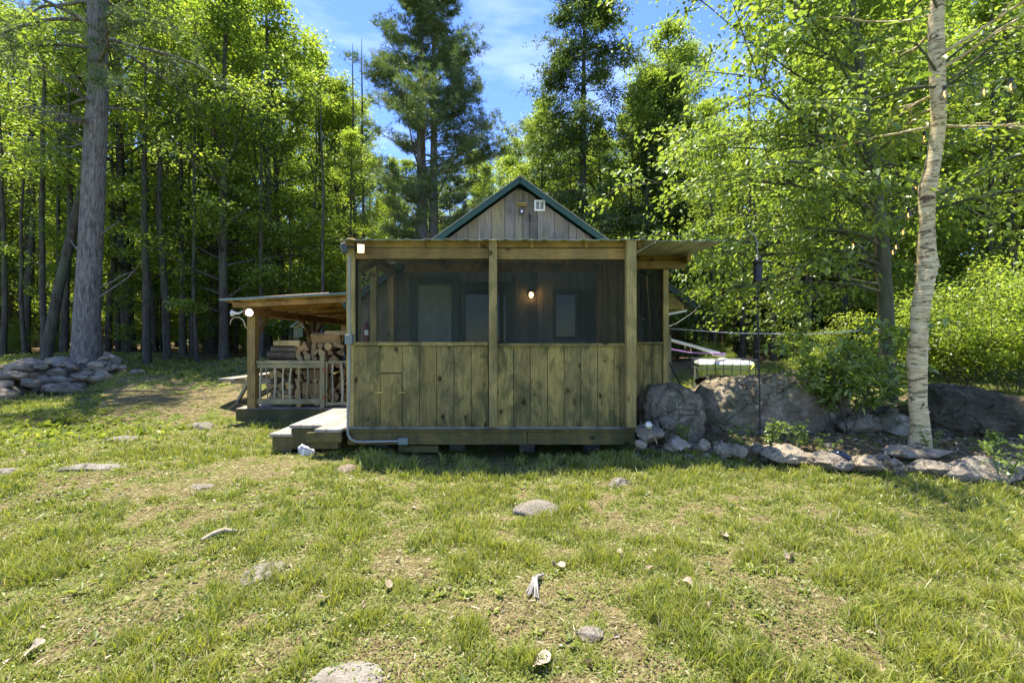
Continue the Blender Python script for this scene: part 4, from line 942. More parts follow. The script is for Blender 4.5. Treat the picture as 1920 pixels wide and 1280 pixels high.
o = link('fieldstone', variants[5], None, (at(190, 10.6), 10.6, .70), (0, 0, .5), (.5, .45, .5)); tag(o, 'flat pointed stone in front of the pine root, right end of the wall', 'stone')
for (px, py, Y, s_, lb) in ((115, 682, 10.9, .85, 'long grey slab leaning on the left side of the pine trunk'), (60, 687, 10.4, .9, 'broad pale grey stone crowning the pile left of the pine'), (15, 695, 9.9, .9, 'mossy tan stone at the far left top of the pile')):
    o = link('fieldstone', r10.choice(variants), None, (at(px, Y), Y, 1.5 - (py - 640) / F * Y), (.1, .05, r10.uniform(-.3, .3)), (s_, s_ * .8, s_ * .8)); tag(o, lb, 'stone')

# ---------------- small garden items
sl_ = empty('solar_light', (at(1216, 5.2), 5.2, .25), 'round clear crackled solar stake light leaning by the porch post', 'garden light')
sx, sz = at(1216, 5.2), 1.5 - (797 - 640) / F * 5.2
mb = MB(); mb.lathe([(.004, -.042), (.026, -.034), (.042, -.01), (.044, .008), (.034, .03), (.012, .044)], (sx, 5.2, sz), 12); mb.build('globe', plain('crackled_globe', (.66, .62, .52), .25, .3, .35, 60), sl_)
mb = MB(); mb.tube([(sx + .01, 5.2, sz - .03), (sx + .09, 5.17, sz - .20)], .008, 6); mb.build('stake', W_rail, sl_)
gx_, gy_ = at(1578, 4.85), 4.85; gzz = 1.5 - (855 - 640) / F * 4.85
me = rock_mesh('gazing_stone', 611, 4, 2, .01, (.10, .09, .055), glassy('glossy_navy_stone', (.012, .018, .035), .12), pmin=.95, pmax=.99)
tag(link('gazing_stone', me, None, (gx_, gy_, gzz), (0, .45, 0)), 'glossy dark blue rounded stone resting on the edging rocks', 'stone')
fp = empty('bird_feeder', (at(1421, 5.9), 5.9, .2), 'black tube bird feeder on a thin black pole in front of the huge boulder', 'bird feeder')
fx = at(1421, 5.9); fz = lambda py: 1.5 - (py - 640) / F * 5.9
mb = MB(); mb.tube([(fx + .03, 5.9, .15), (fx + .02, 5.9, fz(700)), (fx + .005, 5.9, fz(600)), (fx, 5.9, fz(534))], .0085, 7); pl_ = mb.build('pole', M_black, fp)
mb = MB(); cxd, czd = fx + .012, fz(632)
for s_ in (.042, .024): mb.tube([(cxd, 5.88, czd + s_), (cxd + s_, 5.88, czd), (cxd, 5.88, czd - s_), (cxd - s_, 5.88, czd), (cxd, 5.88, czd + s_)], .004, 5, cap=False)
mb.build('diamond_ornament', M_black, pl_)
mb = MB(); mb.lathe([(.052, fz(529)), (.058, fz(527)), (.058, fz(524)), (.05, fz(521)), (.052, fz(500)), (.056, fz(494)), (.072, fz(493)), (.05, fz(487)), (.02, fz(483)), (.008, fz(478))], (fx, 5.9, 0), 20); mb.build('feeder_tube', M_black, fp)
mb = MB(); mb.tube([(fx, 5.9, fz(479)), (fx - .01, 5.9, fz(455)), (fx - .03, 5.92, fz(440)), (fx - .09, 5.95, fz(432))], .006, 6); mb.build('hook', M_conduit, fp)
# string lights
pts_b = [(1895, 158, 4.6), (1845, 168, 4.9), (1771, 172, 5.05), (1733, 256, 5.6), (1717, 345, 6.1), (1703, 400, 6.6), (1693, 432, 7.0), (1680, 460, 7.3), (1674, 470, 7.5), (1662, 480, 7.7), (1650, 472, 7.6), (1617, 470, 7.8), (1600, 455, 8.2)]
st_ = empty('string_lights', at(1771, 5.05, 172), 'string of clear teardrop bulbs running past the birch to the beech trunk', 'string lights')
P3 = [Vector(at(px, Y, py)) for px, py, Y in pts_b]
mb = MB(); mb.tube([p + Vector((0, 0, .06)) for p in P3], .004, 5); mb.build('cord', M_black, st_)
for p in P3:
    mb = MB(); mb.lathe([(.018, .025), (.018, .06)], p, 8); mb.build('socket', M_black, st_)
    mb = MB(); mb.lathe([(.008, -.10), (.030, -.085), (.044, -.05), (.038, -.01), (.018, .024)], p, 12); bb = mb.build('bulb', M_bulbglass, st_)
    mb = MB(); mb.tube([(p.x, p.y, p.z), (p.x - .006, p.y, p.z - .03), (p.x + .006, p.y, p.z - .06)], .006, 5); mb.build('filament', M_fil, bb)
# twisted driftwood scrap
dx_, dy_ = gpos(1000, 1098); dz_ = H(dx_, dy_)
mb = MB()
for k in range(7):
    a_ = 1.1 + k * .13; mb.tube([(dx_ + .03 + k * .006, dy_ + .09, dz_ + .02), (dx_ + r9.uniform(-.03, .02) + .005 * k, dy_, dz_ + .045 + r9.uniform(0, .015)), (dx_ - .05 + k * .012, dy_ - .10 - r9.uniform(0, .05), dz_ + .012)], [.006, .011, .003], 5)
tag(mb.build('driftwood', plain('bleached_grey_wood', (.24, .22, .195), .8, 0, .5, 30)), 'bleached twisted scrap of grey wood lying in the foreground grass', 'wood scrap')
bx0, by0 = gpos(412, 1008); mb = MB(); g = H(bx0, by0)
mb.tube([(bx0 - .085, by0 - .07, g + .015), (bx0 - .05, by0 - .0, g + .03), (bx0 + .0, by0 + .045, g + .04), (bx0 + .09, by0 + .06, g + .025)], [.012, .018, .018, .012], 8); tag(mb.build('curved_branch', plain('pale_dry_branch', (.30, .25, .17), .8, 0, .4, 20)), 'pale curved piece of branch lying in the lawn left of centre', 'branch')
# fallen leaves (individuals near the camera)
def dead_leaf(px, py, s_, lobed, lb, seed):
    r_ = random.Random(seed); x, y = gpos(px, py); z = H(x, y) + .03
    K = 22; vs = [(0, 0, .004)]
    for k in range(K):
        a_ = 2 * math.pi * k / K; rr = s_ * (1.0 if not lobed else (1.0 if k % 3 == 0 else .5)) * (1 + .25 * math.cos(a_ * 1)) * (.62 + .38 * abs(math.cos(a_)))
        vs.append((rr * math.cos(a_), rr * math.sin(a_) * .75, .25 * s_ * math.sin(a_ * 2 + seed) + r_.uniform(0, .15) * s_ + .012 * abs(math.sin(a_))))
    mb = MB(); mb.add(vs, [(0, 1 + k, 1 + (k + 1) % K) for k in range(K)], None, r_.uniform(.5, 1.0)); mb.add([(s_ * 1.1, 0, .004), (s_ * 1.7, .01, .012), (s_ * 1.7, .014, .014)], [(0, 1, 2)], None, .3)
    me = mb.build('fallen_leaf', F_dead); me.location = (x, y, z); me.rotation_euler = (r_.uniform(-.3, .3), r_.uniform(-.3, .3), r_.uniform(0, 6)); sm = me.modifiers.new('thick', 'SOLIDIFY'); sm.thickness = .0008
    tag(me, lb, 'leaf', 'dry leaves lying on the lawn')
for i, (px, py, s_, lo, lb) in enumerate(((1480, 1052, .060, 1, 'pale lobed oak leaf lying flat right of centre'), (1358, 1010, .055, 1, 'curled lobed dry leaf above the pale oak leaf'), (1013, 1255, .05, 0, 'folded cream and brown leaf at the bottom centre'), (610, 1130, .04, 0, 'pale dry leaf left of the bleached wood'), (1163, 1046, .035, 0, 'small white curled leaf at mid lawn'), (930, 1028, .05, 1, 'dry leaf just below the tan lawn stone'), (1330, 1148, .04, 1, 'whitish crumpled leaf low on the right'), (1045, 1068, .05, 0, 'brown curled leaf beside the bleached wood'), (70, 1222, .045, 0, 'tan leaf in the bottom left corner'), (730, 1108, .035, 0, 'small pinkish leaf between grass tufts left of centre'), (1216, 1074, .03, 0, 'small grey leaf on bare dirt right of centre'), (1292, 1102, .035, 0, 'narrow pale leaf standing in the grass'))): dead_leaf(px, py, s_, lo, lb, i + 5)

# ================================================================== VEGETATION
def leaves(C, D, N, Ln, Wd, fold=.15):
    """C base points, D leaf direction, N leaf normal, arrays -> verts, quads"""
    D = D / (np.linalg.norm(D, axis=1, keepdims=True) + 1e-9)
    S = np.cross(D, N); S /= (np.linalg.norm(S, axis=1, keepdims=True) + 1e-9); N = np.cross(S, D)
    Ln = np.asarray(Ln).reshape(-1, 1); Wd = np.asarray(Wd).reshape(-1, 1)
    b = C; l_ = C + D * Ln * .42 + S * Wd * .5 + N * Wd * fold; r_ = C + D * Ln * .42 - S * Wd * .5 + N * Wd * fold; t = C + D * Ln - N * Ln * .12
    v = np.stack([b, r_, t, l_], 1).reshape(-1, 3); q = np.arange(len(C) * 4).reshape(-1, 4)
    return v, q
def leaves6(C, D, N, Ln, Wd, fold=.12):
    """broader leaf with a shaped outline: two quads along the midrib"""
    D = D / (np.linalg.norm(D, axis=1, keepdims=True) + 1e-9)
    S = np.cross(D, N); S /= (np.linalg.norm(S, axis=1, keepdims=True) + 1e-9); N = np.cross(S, D)
    Ln = np.asarray(Ln).reshape(-1, 1); Wd = np.asarray(Wd).reshape(-1, 1)
    t = C + D * Ln - N * Ln * .2
    a1 = C + D * Ln * .28 + S * Wd * .48 + N * Wd * fold; a2 = C + D * Ln * .68 + S * Wd * .36 + N * Wd * fold * .4
    b1 = C + D * Ln * .28 - S * Wd * .48 + N * Wd * fold; b2 = C + D * Ln * .68 - S * Wd * .36 + N * Wd * fold * .4
    v = np.stack([C, a1, a2, t, b2, b1], 1).reshape(-1, 3); k = np.arange(len(C))[:, None] * 6
    q = np.concatenate([k + np.array([[0, 3, 2, 1]]), k + np.array([[0, 5, 4, 3]])], 1).reshape(-1, 4)
    return v, q
class Tubes:
    def __init__(s): s.V = []; s.Q = []; s.n = 0
    def add(s, P, Rr, k=6):
        P = np.asarray(P, float); Rr = np.asarray(Rr, float); T = np.gradient(P, axis=0); T /= np.linalg.norm(T, axis=1, keepdims=True) + 1e-9
        ref = np.array([0.0, 0, 1]) if abs(T[0, 2]) < .8 else np.array([1.0, 0, 0])
        A = np.cross(T, ref); A /= np.linalg.norm(A, axis=1, keepdims=True) + 1e-9; B = np.cross(T, A)
        an = np.linspace(0, 2 * np.pi, k, endpoint=False)
        V = P[:, None, :] + (A[:, None, :] * np.cos(an)[None, :, None] + B[:, None, :] * np.sin(an)[None, :, None]) * Rr[:, None, None]
        m_ = len(P); i = (np.arange(m_ - 1)[:, None] * k + np.arange(k)[None, :]).ravel(); j = (np.arange(m_ - 1)[:, None] * k + (np.arange(k)[None, :] + 1) % k).ravel()
        s.V.append(V.reshape(-1, 3)); s.Q.append(np.stack([i, j, j + k, i + k], 1) + s.n); s.n += m_ * k
    def mesh(s, name, mat): return np_mesh(name, np.concatenate(s.V), np.concatenate(s.Q), None, [mat], True)
def curve(p, d, Ln, n_, rs, wob=.1, bend=(0, 0, 0)):
    P = [np.array(p, float)]; d = np.array(d, float); st = Ln / (n_ - 1); bend = np.array(bend)
    for i in range(n_ - 1):
        d = d + rs.normal(0, wob, 3) + bend / n_; d /= np.linalg.norm(d); P.append(P[-1] + d * st)
    return np.array(P)
def trunk_path(Hh, lean, rs, n_=16, wob=.03):
    t = np.linspace(0, 1, n_); x = np.cumsum(rs.normal(0, wob, n_)) * Hh / n_; y = np.cumsum(rs.normal(0, wob, n_)) * Hh / n_
    return np.stack([x - x[0] + lean[0] * Hh * t, y - y[0] + lean[1] * Hh * t, t * Hh], 1)
def interp(P, t):
    f = t * (len(P) - 1); i = int(min(f, len(P) - 2)); return P[i] + (P[i + 1] - P[i]) * (f - i)
def broadleaf(seed, Hh, r0, cb, spread, nl, nleaf, L_, bark, fol, lean=(0, 0), prof=None, elev=(15, 65), droop=0.0, sig=.30, path=None, rad=None, big=False, azf=None, limbk=5, flat=.4, hang=.25, subs=5, base_r=None, limbr=.42, s0min=.22):
    rs = np.random.RandomState(seed); T = Tubes()
    P = trunk_path(Hh, lean, rs) if path is None else np.array(path, float)
    t = np.linspace(0, 1, len(P)); RR = (r0 * (1 - t) ** .75 + .012) if rad is None else np.array(rad)
    if rad is None: RR[0] *= 1.25
    T.add(P, RR, 10)
    anch = []; ad = []
    prof = prof or (lambda u: (np.sin(np.pi * (u * .82 + .18)) ** .7))
    for i in range(nl):
        u = (i + rs.rand()) / nl; tt = cb + (1 - cb) * u * .97; p = interp(P, tt)
        az = i * 2.399 + rs.normal(0, .4) if azf is None else azf(u, rs)
        el = np.radians(elev[0] + (elev[1] - elev[0]) * u + rs.normal(0, 8)); Ln = spread * prof(u) * rs.uniform(.7, 1.12)
        d = (np.cos(az) * np.cos(el), np.sin(az) * np.cos(el), np.sin(el))
        Q = curve(p, d, Ln, 7, rs, .10, (0, 0, -droop)); rl = max(.008, np.interp(tt, t, RR) * limbr)
        T.add(Q, rl * (1 - np.linspace(0, 1, 7)) ** .8 + .004, limbk)
        for k in range(subs):
            s0 = rs.uniform(s0min, 1.0); q = interp(Q, s0); dd = Q[-1] - Q[0]; dd /= np.linalg.norm(dd)
            a2 = rs.uniform(.4, 1.2) * rs.choice([-1, 1]); ca, sa = np.cos(a2), np.sin(a2)
            d2 = np.array([dd[0] * ca - dd[1] * sa, dd[0] * sa + dd[1] * ca, dd[2] * .6 + rs.normal(0, .22)]); l2 = Ln * rs.uniform(.28, .55) * (1.15 - s0 * .4)
            S = curve(q, d2, l2, 5, rs, .14, (0, 0, -droop * 1.2)); T.add(S, rl * .38 * (1 - np.linspace(0, 1, 5)) + .003, 4)
            for j in range(1, 5): anch.append(S[j]); ad.append(S[j] - S[j - 1])
            anch.append((S[2] + S[3]) / 2); ad.append(S[3] - S[2])
        for j in range(3, 7): anch.append(Q[j]); ad.append(Q[j] - Q[j - 1])
    anch = np.array(anch); ad = np.array(ad); ad /= np.linalg.norm(ad, axis=1, keepdims=True) + 1e-9
    idx = rs.randint(0, len(anch), nleaf); C = anch[idx] + rs.normal(0, 1, (nleaf, 3)) * np.array([sig, sig, sig * flat])
    D = ad[idx] * .7 + rs.normal(0, .6, (nleaf, 3)); D[:, 2] = D[:, 2] * .5 - hang
    N = rs.normal(0, .55, (nleaf, 3)) + np.array([0, 0, 1.0])
    LL = L_ * rs.uniform(.65, 1.2, nleaf); fn = leaves6 if big else leaves
    v, q = fn(C, D, N, LL, LL * rs.uniform(.5, .72, nleaf))
    cl = rs.rand(len(anch)); tone = np.clip(cl[idx] * .5 + rs.rand(nleaf) * .5, 0, 1)
    if big: tone = np.repeat(tone, 2)
    return T.mesh('trunk', bark), np_mesh('crown', v, q, tone, [fol])
def conifer(seed, Hh, r0, cb, spread, tiers, fol, bark, pine=True, nper=5, lean=(0, 0), ntuft=9000, path=None, tip=.15, shape=.8, nl_t=9, droop=.15, nL=.13):
    rs = np.random.RandomState(seed); T = Tubes(); P = trunk_path(Hh, lean, rs, 16, .012) if path is None else np.array(path, float)
    t = np.linspace(0, 1, len(P)); RR = r0 * (1 - t) ** .85 + .015; RR[0] *= 1.2; T.add(P, RR, 12)
    anch = []; ad = []; wt = []
    for i in range(tiers):
        u = (i + rs.rand() * .6) / tiers; tt = cb + (1 - cb) * u; p0 = interp(P, min(tt, .995)); nb = nper + rs.randint(-1, 2)
        for k in range(max(2, nb)):
            az = rs.uniform(0, 6.283); up = (.05 + .55 * u) if pine else (-.05 + .25 * u)
            Ln = spread * ((1 - u) ** shape * (1 - tip) + tip) * rs.uniform(.55, 1.12) * (min(1, .45 + u * 3) if pine else 1)
            p = p0 + np.array([0, 0, rs.normal(0, .08)]); Q = curve(p, (np.cos(az), np.sin(az), up + rs.normal(0, .12)), Ln, 7, rs, .07, (0, 0, .35 if pine else -droop))
            T.add(Q, max(.008, np.interp(tt, t, RR) * .22) * (1 - np.linspace(0, 1, 7)) ** .8 + .003, 4)
            if rs.rand() < (.25 if u < .18 else 0): continue
            ns_ = 6 if pine else 8
            for s_ in range(ns_):
                s0 = rs.uniform(.3, 1); q = interp(Q, s0); dd = Q[-1] - Q[0]; dd /= np.linalg.norm(dd) + 1e-9; a2 = rs.uniform(.3, 1.1) * rs.choice([-1, 1]); ca, sa = np.cos(a2), np.sin(a2)
                d2 = np.array([dd[0] * ca - dd[1] * sa, dd[0] * sa + dd[1] * ca, dd[2] + (.25 if pine else -.1) + rs.normal(0, .15)]); l2 = Ln * rs.uniform(.2, .4)
                S = curve(q, d2, l2, 4, rs, .12, (0, 0, .4 if pine else -.3)); T.add(S, np.array([.008, .006, .004, .003]), 3)
                for j in range(1, 4): anch.append(S[j]); ad.append(S[j] - S[j - 1])
            for j in range(4, 7): anch.append(Q[j]); ad.append(Q[j] - Q[j - 1])
    anch = np.array(anch); ad = np.array(ad); ad /= np.linalg.norm(ad, axis=1, keepdims=True) + 1e-9
    idx = rs.randint(0, len(anch), ntuft); cl = rs.rand(len(anch)); c0 = anch[idx] + rs.normal(0, 1, (ntuft, 3)) * (np.array([.10, .10, .06]) if pine else np.array([.16, .16, .06]))
    c = np.repeat(c0, nl_t, 0); dd = np.repeat(ad[idx], nl_t, 0); n_ = len(c); tn = np.repeat(np.clip(cl[idx] * .6 + rs.rand(ntuft) * .4, 0, 1), nl_t)
    if pine:
        D = dd * .5 + rs.normal(0, .6, (n_, 3)) + np.array([0, 0, .25]); N = rs.normal(0, 1, (n_, 3)); LL = nL * rs.uniform(.7, 1.2, n_); v, q = leaves(c, D, N, LL, np.full(n_, .016), .0)
    else:
        D = dd * .7 + rs.normal(0, .5, (n_, 3)); D[:, 2] -= .15; N = rs.normal(0, .35, (n_, 3)) + np.array([0, 0, 1.]); c = c + rs.normal(0, .05, (n_, 3)); LL = nL * rs.uniform(.6, 1.2, n_); v, q = leaves(c, D, N, LL, LL * .42, .05)
    return T.mesh('trunk', bark), np_mesh('crown', v, q, tn, [fol])
def tree(name, meshes, x, y, label, group=None, sc_=(1, 1, 1), rz_=0, z=None, cat='tree', sink=.08):
    t_ = empty(name, (x, y, (H(x, y) if z is None else z) - sink), label, cat, group)
    t_.rotation_euler = (0, 0, rz_); t_.scale = sc_
    for nm, me in zip(('trunk', 'crown'), meshes):
        if me is None: continue
        o = bpy.data.objects.new(nm, me); COL.objects.link(o); o.parent = t_
    return t_

# ---------------- big pine on the left (trunk follows the photo)
def wpath(lst, Y, base):   # (px,py) at depth -> local
    out_ = []
    for px, py in lst: out_.append((at(px, Y) - base[0], 0.05 * math.sin(py * .01), 1.5 - (py - 640) / F * Y - base[2]))
    return out_
YB = 11.0; bb = (at(163, YB), YB, H(at(163, YB), YB) - .08)
pth = wpath([(162, 700), (164, 600), (172, 490), (177, 300), (181, 150), (182, 0), (188, -160), (196, -330), (200, -500), (206, -700)], YB, bb)
rs = np.random.RandomState(5); T = Tubes(); T.add(np.array(pth), np.array([.325, .262, .235, .225, .20, .185, .165, .13, .10, .05]), 18)
anch = []; ad = []
for i in range(40):
    z0 = rs.uniform(6.6, 15); f = (z0 / 15.5) * 9; p = interp(np.array(pth), min(.98, z0 / (pth[-1][2]))); az = rs.uniform(0, 6.28); Ln = rs.uniform(2.2, 4.2) * (1.15 - z0 / 22)
    if z0 < 7.6: Ln *= .35
    up = rs.uniform(-.15, .3); Q = curve(p, (np.cos(az), np.sin(az), up), Ln, 8, rs, .10, (0, 0, -.25)); T.add(Q, .045 * (1 - np.linspace(0, 1, 8)) ** .8 + .006, 5)
    live = z0 > 7.8
    for k in range(7):
        q = interp(Q, rs.uniform(.3, 1)); dd = Q[-1] - Q[0]; dd /= np.linalg.norm(dd); a2 = rs.uniform(.4, 1.1) * rs.choice([-1, 1]); ca, sa = np.cos(a2), np.sin(a2)
        S = curve(q, (dd[0] * ca - dd[1] * sa, dd[0] * sa + dd[1] * ca, dd[2] + rs.normal(0, .2)), rs.uniform(.5, 1.2), 5, rs, .15, (0, 0, -.2)); T.add(S, np.array([.014, .01, .008, .006, .004]), 3)
        if live:
            for j in range(1, 5): anch.append(S[j]); ad.append(S[j] - S[j - 1])
# dead snags seen on the bare trunk
for (z0, az, Ln) in ((2.6, .35, 1.6), (3.0, .2, 1.2), (4.1, 3.3, 1.0), (4.4, .1, .9), (5.9, 3.3, 2.0), (6.4, 2.9, 1.8)):
    p = interp(np.array(pth), z0 / pth[-1][2]); Q = curve(p, (np.cos(az), np.sin(az) * .5, .45), Ln, 7, rs, .14, (0, 0, .1)); T.add(Q, .028 * (1 - np.linspace(0, 1, 7)) ** .7 + .005, 5)
anch = np.array(anch); ad = np.array(ad); nt_ = 5200; idx = rs.randint(0, len(anch), nt_); c = np.repeat(anch[idx] + rs.normal(0, .09, (nt_, 3)), 9, 0); dd = np.repeat(ad[idx] / (np.linalg.norm(ad[idx], axis=1, keepdims=True) + 1e-9), 9, 0)
D = dd * .6 + rs.normal(0, .6, c.shape); v, q = leaves(c, D, rs.normal(0, 1, c.shape), .12 * rs.uniform(.7, 1.2, len(c)), np.full(len(c), .012), 0)
tree('pine_tree', (T.mesh('trunk', B_pine), np_mesh('crown', v, q, np.repeat(rs.rand(nt_), 9), [F_pine])), bb[0], bb[1], 'thickest pine with bare leaning grey trunk rising from the stone pile at left', z=bb[2], sink=0)

# ---------------- prototypes
FR = 'broadleaf trees of the forest edge'
P_maple = [broadleaf(100 + i, 13, .15, .13, 3.0, 34, 17500, .118, B_forest, F_maple, lean=((-.02, .0, .03, .05)[i], 0), subs=4, sig=.22) for i in range(4)]
P_thin = [broadleaf(140 + i, 12, .085, .18, 1.9, 26, 10000, .11, B_forest, F_maple, lean=((.03, -.03, .0)[i], 0), subs=4, sig=.22) for i in range(3)]
P_sap = [broadleaf(160 + i, 4.2, .03, .12, 1.25, 16, 6000, .085, B_forest, F_maple, subs=4, sig=.18) for i in range(3)]
P_pine = conifer(201, 17, .24, .24, 3.9, 17, F_pine, B_pine, True, 5, ntuft=13000, nL=.17)
P_pine2 = conifer(202, 17, .20, .26, 3.0, 15, F_pine, B_pine, True, 4, ntuft=8000, nL=.17)
P_hem = conifer(203, 16, .21, .22, 3.4, 26, F_dark, B_forest, False, 6, ntuft=12500, nl_t=5, shape=.62, nL=.12)
P_hem2 = conifer(204, 13, .16, .08, 2.5, 34, F_dark, B_forest, False, 6, ntuft=13000, nl_t=5, shape=.6, nL=.13)
def h_top(py, Y): return 1.5 - (py - 640) / F * Y
placed = []
def ok(x, y, d):
    return all((x - a) ** 2 + (y - b) ** 2 > d * d for a, b in placed)
# named trees
def nt(name, proto, px, Y, top, ph, label, rz_=0, wx=1.0, group=None, lim=None):
    x = at(px, Y); g = H(x, Y); s_ = (h_top(top, Y) - g) / ph; placed.append((x, Y)); return tree(name, proto, x, Y, label, group, (wx, wx, s_), rz_)
nt('pine_tree', P_pine, 791, 15.0, -110, 17, 'tall feathery white pine, left of the twin trunks behind the cabin', .4, 1.0)
nt('pine_tree', P_pine2, 812, 15.2, -60, 17, 'right twin trunk of the tall pines behind the cabin roof', 2.2, 1.0)
nt('hemlock_tree', P_hem, 1092, 17, -40, 16, 'tall dark hemlock with open lower branches behind the right roof slope', 1.0, 1.0)
nt('hemlock_tree', P_hem2, 1240, 17.5, 120, 13, 'dense dark hemlock right of the tall open one', .3, .95)
nt('maple_tree', P_maple[0], 1262, 21, 35, 13, 'sunlit maple with rounded top rising above the dark hemlock right of the cabin', 0, 1.0)
nt('maple_tree', P_maple[1], 500, 15.5, -40, 13, 'maple with paired leaning trunks standing behind the side porch roof', .5, 1.05)
nt('maple_tree', P_maple[2], 396, 16.5, -60, 13, 'thick straight dark-trunked maple midway between the big pine and the side porch', 1.5, 1.1)
nt('maple_tree', P_maple[3], 535, 17, 60, 13, 'straight maple close to the left edge of the screened porch', 3.0, .9)
nt('maple_tree', P_maple[2], 243, 15, -90, 13, 'dark maple trunk just right of the big pine', 4.0, 1.1)
nt('maple_tree', P_maple[1], 640, 19, 150, 13, 'slender pale maple at the sky gap left of the twin pines', 2.0, .8)
nt('maple_tree', P_maple[3], 612, 18.5, 85, 13, 'pale sunlit maple at the left rim of the sky gap', 2.6, .8)
nt('maple_tree', P_maple[0], 668, 21, 190, 13, 'low maple crown under the sky gap beside the two dead pines', 1.1, .75)
# leaning trunk left of the big pine
base = (at(85, 12), 12.0); g = H(*base)
pt_ = [(at(px, 12) - base[0], .0, 1.5 - (py - 640) / F * 12 - g) for px, py in ((82, 700), (95, 620), (110, 540), (132, 450), (150, 370), (168, 260), (180, 150), (190, 20), (200, -140))]
tree('maple_tree', broadleaf(177, 12, .1, .45, 2.0, 14, 9000, .1, B_forest, F_maple, path=pt_, rad=[.13, .12, .11, .105, .10, .085, .07, .05, .02]), base[0], base[1], 'curving slim maple leaning right behind the big pine', z=g, sink=0)
# forest in depth
r12 = random.Random(2024)
def skyline(px):
    K = [(-400, -200), (0, -60), (60, 40), (140, 60), (200, -60), (300, -120), (420, -60), (520, 20), (600, 130), (660, 250), (700, 300), (900, 290), (960, 240), (1010, 170), (1060, 230), (1150, 210), (1200, 110), (1290, 90), (1345, 170), (1420, 200), (1500, 60), (1600, -100), (2400, -200)]
    return float(np.interp(px, [k[0] for k in K], [k[1] for k in K]))
LB = {0: 'leafy broadleaf tree in the first rows of the forest left of the cabin', 1: 'leafy broadleaf tree deep in the forest left of the cabin', 2: 'broadleaf tree in the forest behind the cabin', 3: 'leafy broadleaf tree in the shaded forest right of the cabin'}
cnt = 0; tries = 0
while cnt < 120 and tries < 6000:
    tries += 1
    Y = 13.6 + 26 * r12.random() ** 1.5; px = r12.uniform(-260, 2180); x = at(px, Y)
    if Y < 15.5 and 600 < px < 1300: continue
    if not ok(x, Y, .95 if Y < 20 else 1.3): continue
    placed.append((x, Y)); top = skyline(px) + r12.uniform(-25, 90); Hh = max(4.5, h_top(top, Y) - H(x, Y)); thin = r12.random() < .55
    cap = h_top(-75, Y) + r12.uniform(-1, 1) - H(x, Y); Hh = min(Hh, cap)
    proto, ph = ((P_thin[r12.randrange(3)], 12) if thin else (P_maple[r12.randrange(4)], 13)); s_ = Hh / ph; wx = min(1.25, max(.6, s_)) * r12.uniform(.85, 1.1)
    if 660 < px < 1180: wx *= .8
    zone = (0 if Y < 19 else 1) if px < 660 else (2 if px < 1180 else 3)
    if zone == 3 and r12.random() < .3 and Y > 15.5:
        tree('hemlock_tree', P_hem2, x, Y, 'dark hemlock standing among the shaded broadleaf trees right of the cabin', 'hemlocks in the right-hand forest', (wx * .9, wx * .9, Hh * .8 / 13), r12.uniform(0, 6.28))
    else: tree('forest_tree', proto, x, Y, LB[zone], 'broadleaf forest trees, ' + ('left front', 'left back', 'behind the cabin', 'right side')[zone], (wx, wx, s_), r12.uniform(0, 6.28))
    cnt += 1
for k in range(16):
    px = 700 + k * 31 + r12.uniform(-12, 12); Y = r12.uniform(20, 31); x = at(px, Y); placed.append((x, Y)); Hh = h_top(skyline(px) + r12.uniform(-15, 60), Y) - H(x, Y)
    q_ = Hh / 13; tree('forest_tree', P_maple[k % 4], x, Y, LB[2], 'broadleaf forest trees, behind the cabin', (q_ * .8, q_ * .8, q_), r12.uniform(0, 6.28))
for k in range(14):
    px = (2080 + k * 75) if k < 9 else (-150 - (k - 8) * 110); Y = r12.uniform(13.5, 17.5); x = at(px, Y); placed.append((x, Y)); Hh = r12.uniform(11, 14)
    tree('forest_tree', P_maple[k % 4], x, Y, 'leafy broadleaf tree at the ' + ('right' if k < 9 else 'left') + ' end of the forest edge', 'broadleaf forest trees, ends of the edge', (Hh / 13, Hh / 13, Hh / 13), r12.uniform(0, 6.28))
# bare pole trunks (understory poles and dead pines)
def pole_tree(seed, Hh, r0):
    rs = np.random.RandomState(seed); T = Tubes(); P = trunk_path(Hh, (rs.uniform(-.05, .05), 0), rs, 12, .03); T.add(P, r0 * (1 - np.linspace(0, 1, 12)) ** .6 + .008, 7)
    for i in range(14): tt = rs.uniform(.2, .98); p = interp(P, tt); az = rs.uniform(0, 6.28); Q = curve(p, (np.cos(az), np.sin(az), .15), rs.uniform(.3, 1.3), 5, rs, .15); T.add(Q, np.linspace(.010, .003, 5), 3)
    return T.mesh('trunk', B_forest)
PP = [pole_tree(300 + i, 9, (.05, .07, .10)[i]) for i in range(3)]
for k in range(120):
    for _ in range(30):
        Y = r12.uniform(12.6, 26); px = r12.choice([r12.uniform(-100, 620), r12.uniform(-100, 600), r12.uniform(1260, 1900)]); x = at(px, Y)
        if Y < 13.8 and px > 380: continue
        if ok(x, Y, .35): break
    placed.append((x, Y)); Hh = r12.uniform(5, 11); s_ = Hh / 9
    t_ = tree('bare_trunk', (PP[r12.randrange(3)], None), x, Y, 'slim bare understory trunk in the forest ' + ('left of the cabin' if px < 660 else ('right of the cabin' if px > 1100 else 'behind the cabin, beside the sky gap')), 'slim bare trunks in the forest', (1, 1, s_), r12.uniform(0, 6.28))
for px, Y in ((664, 17.5), (681, 17.2)): tree('dead_pine', (PP[1], None), at(px, Y), Y, ('left' if px == 664 else 'right') + ' one of two thin dead pines against the sky gap left of the twin pines', None, (.9, .9, 1.35), 1.0, cat='tree'); 
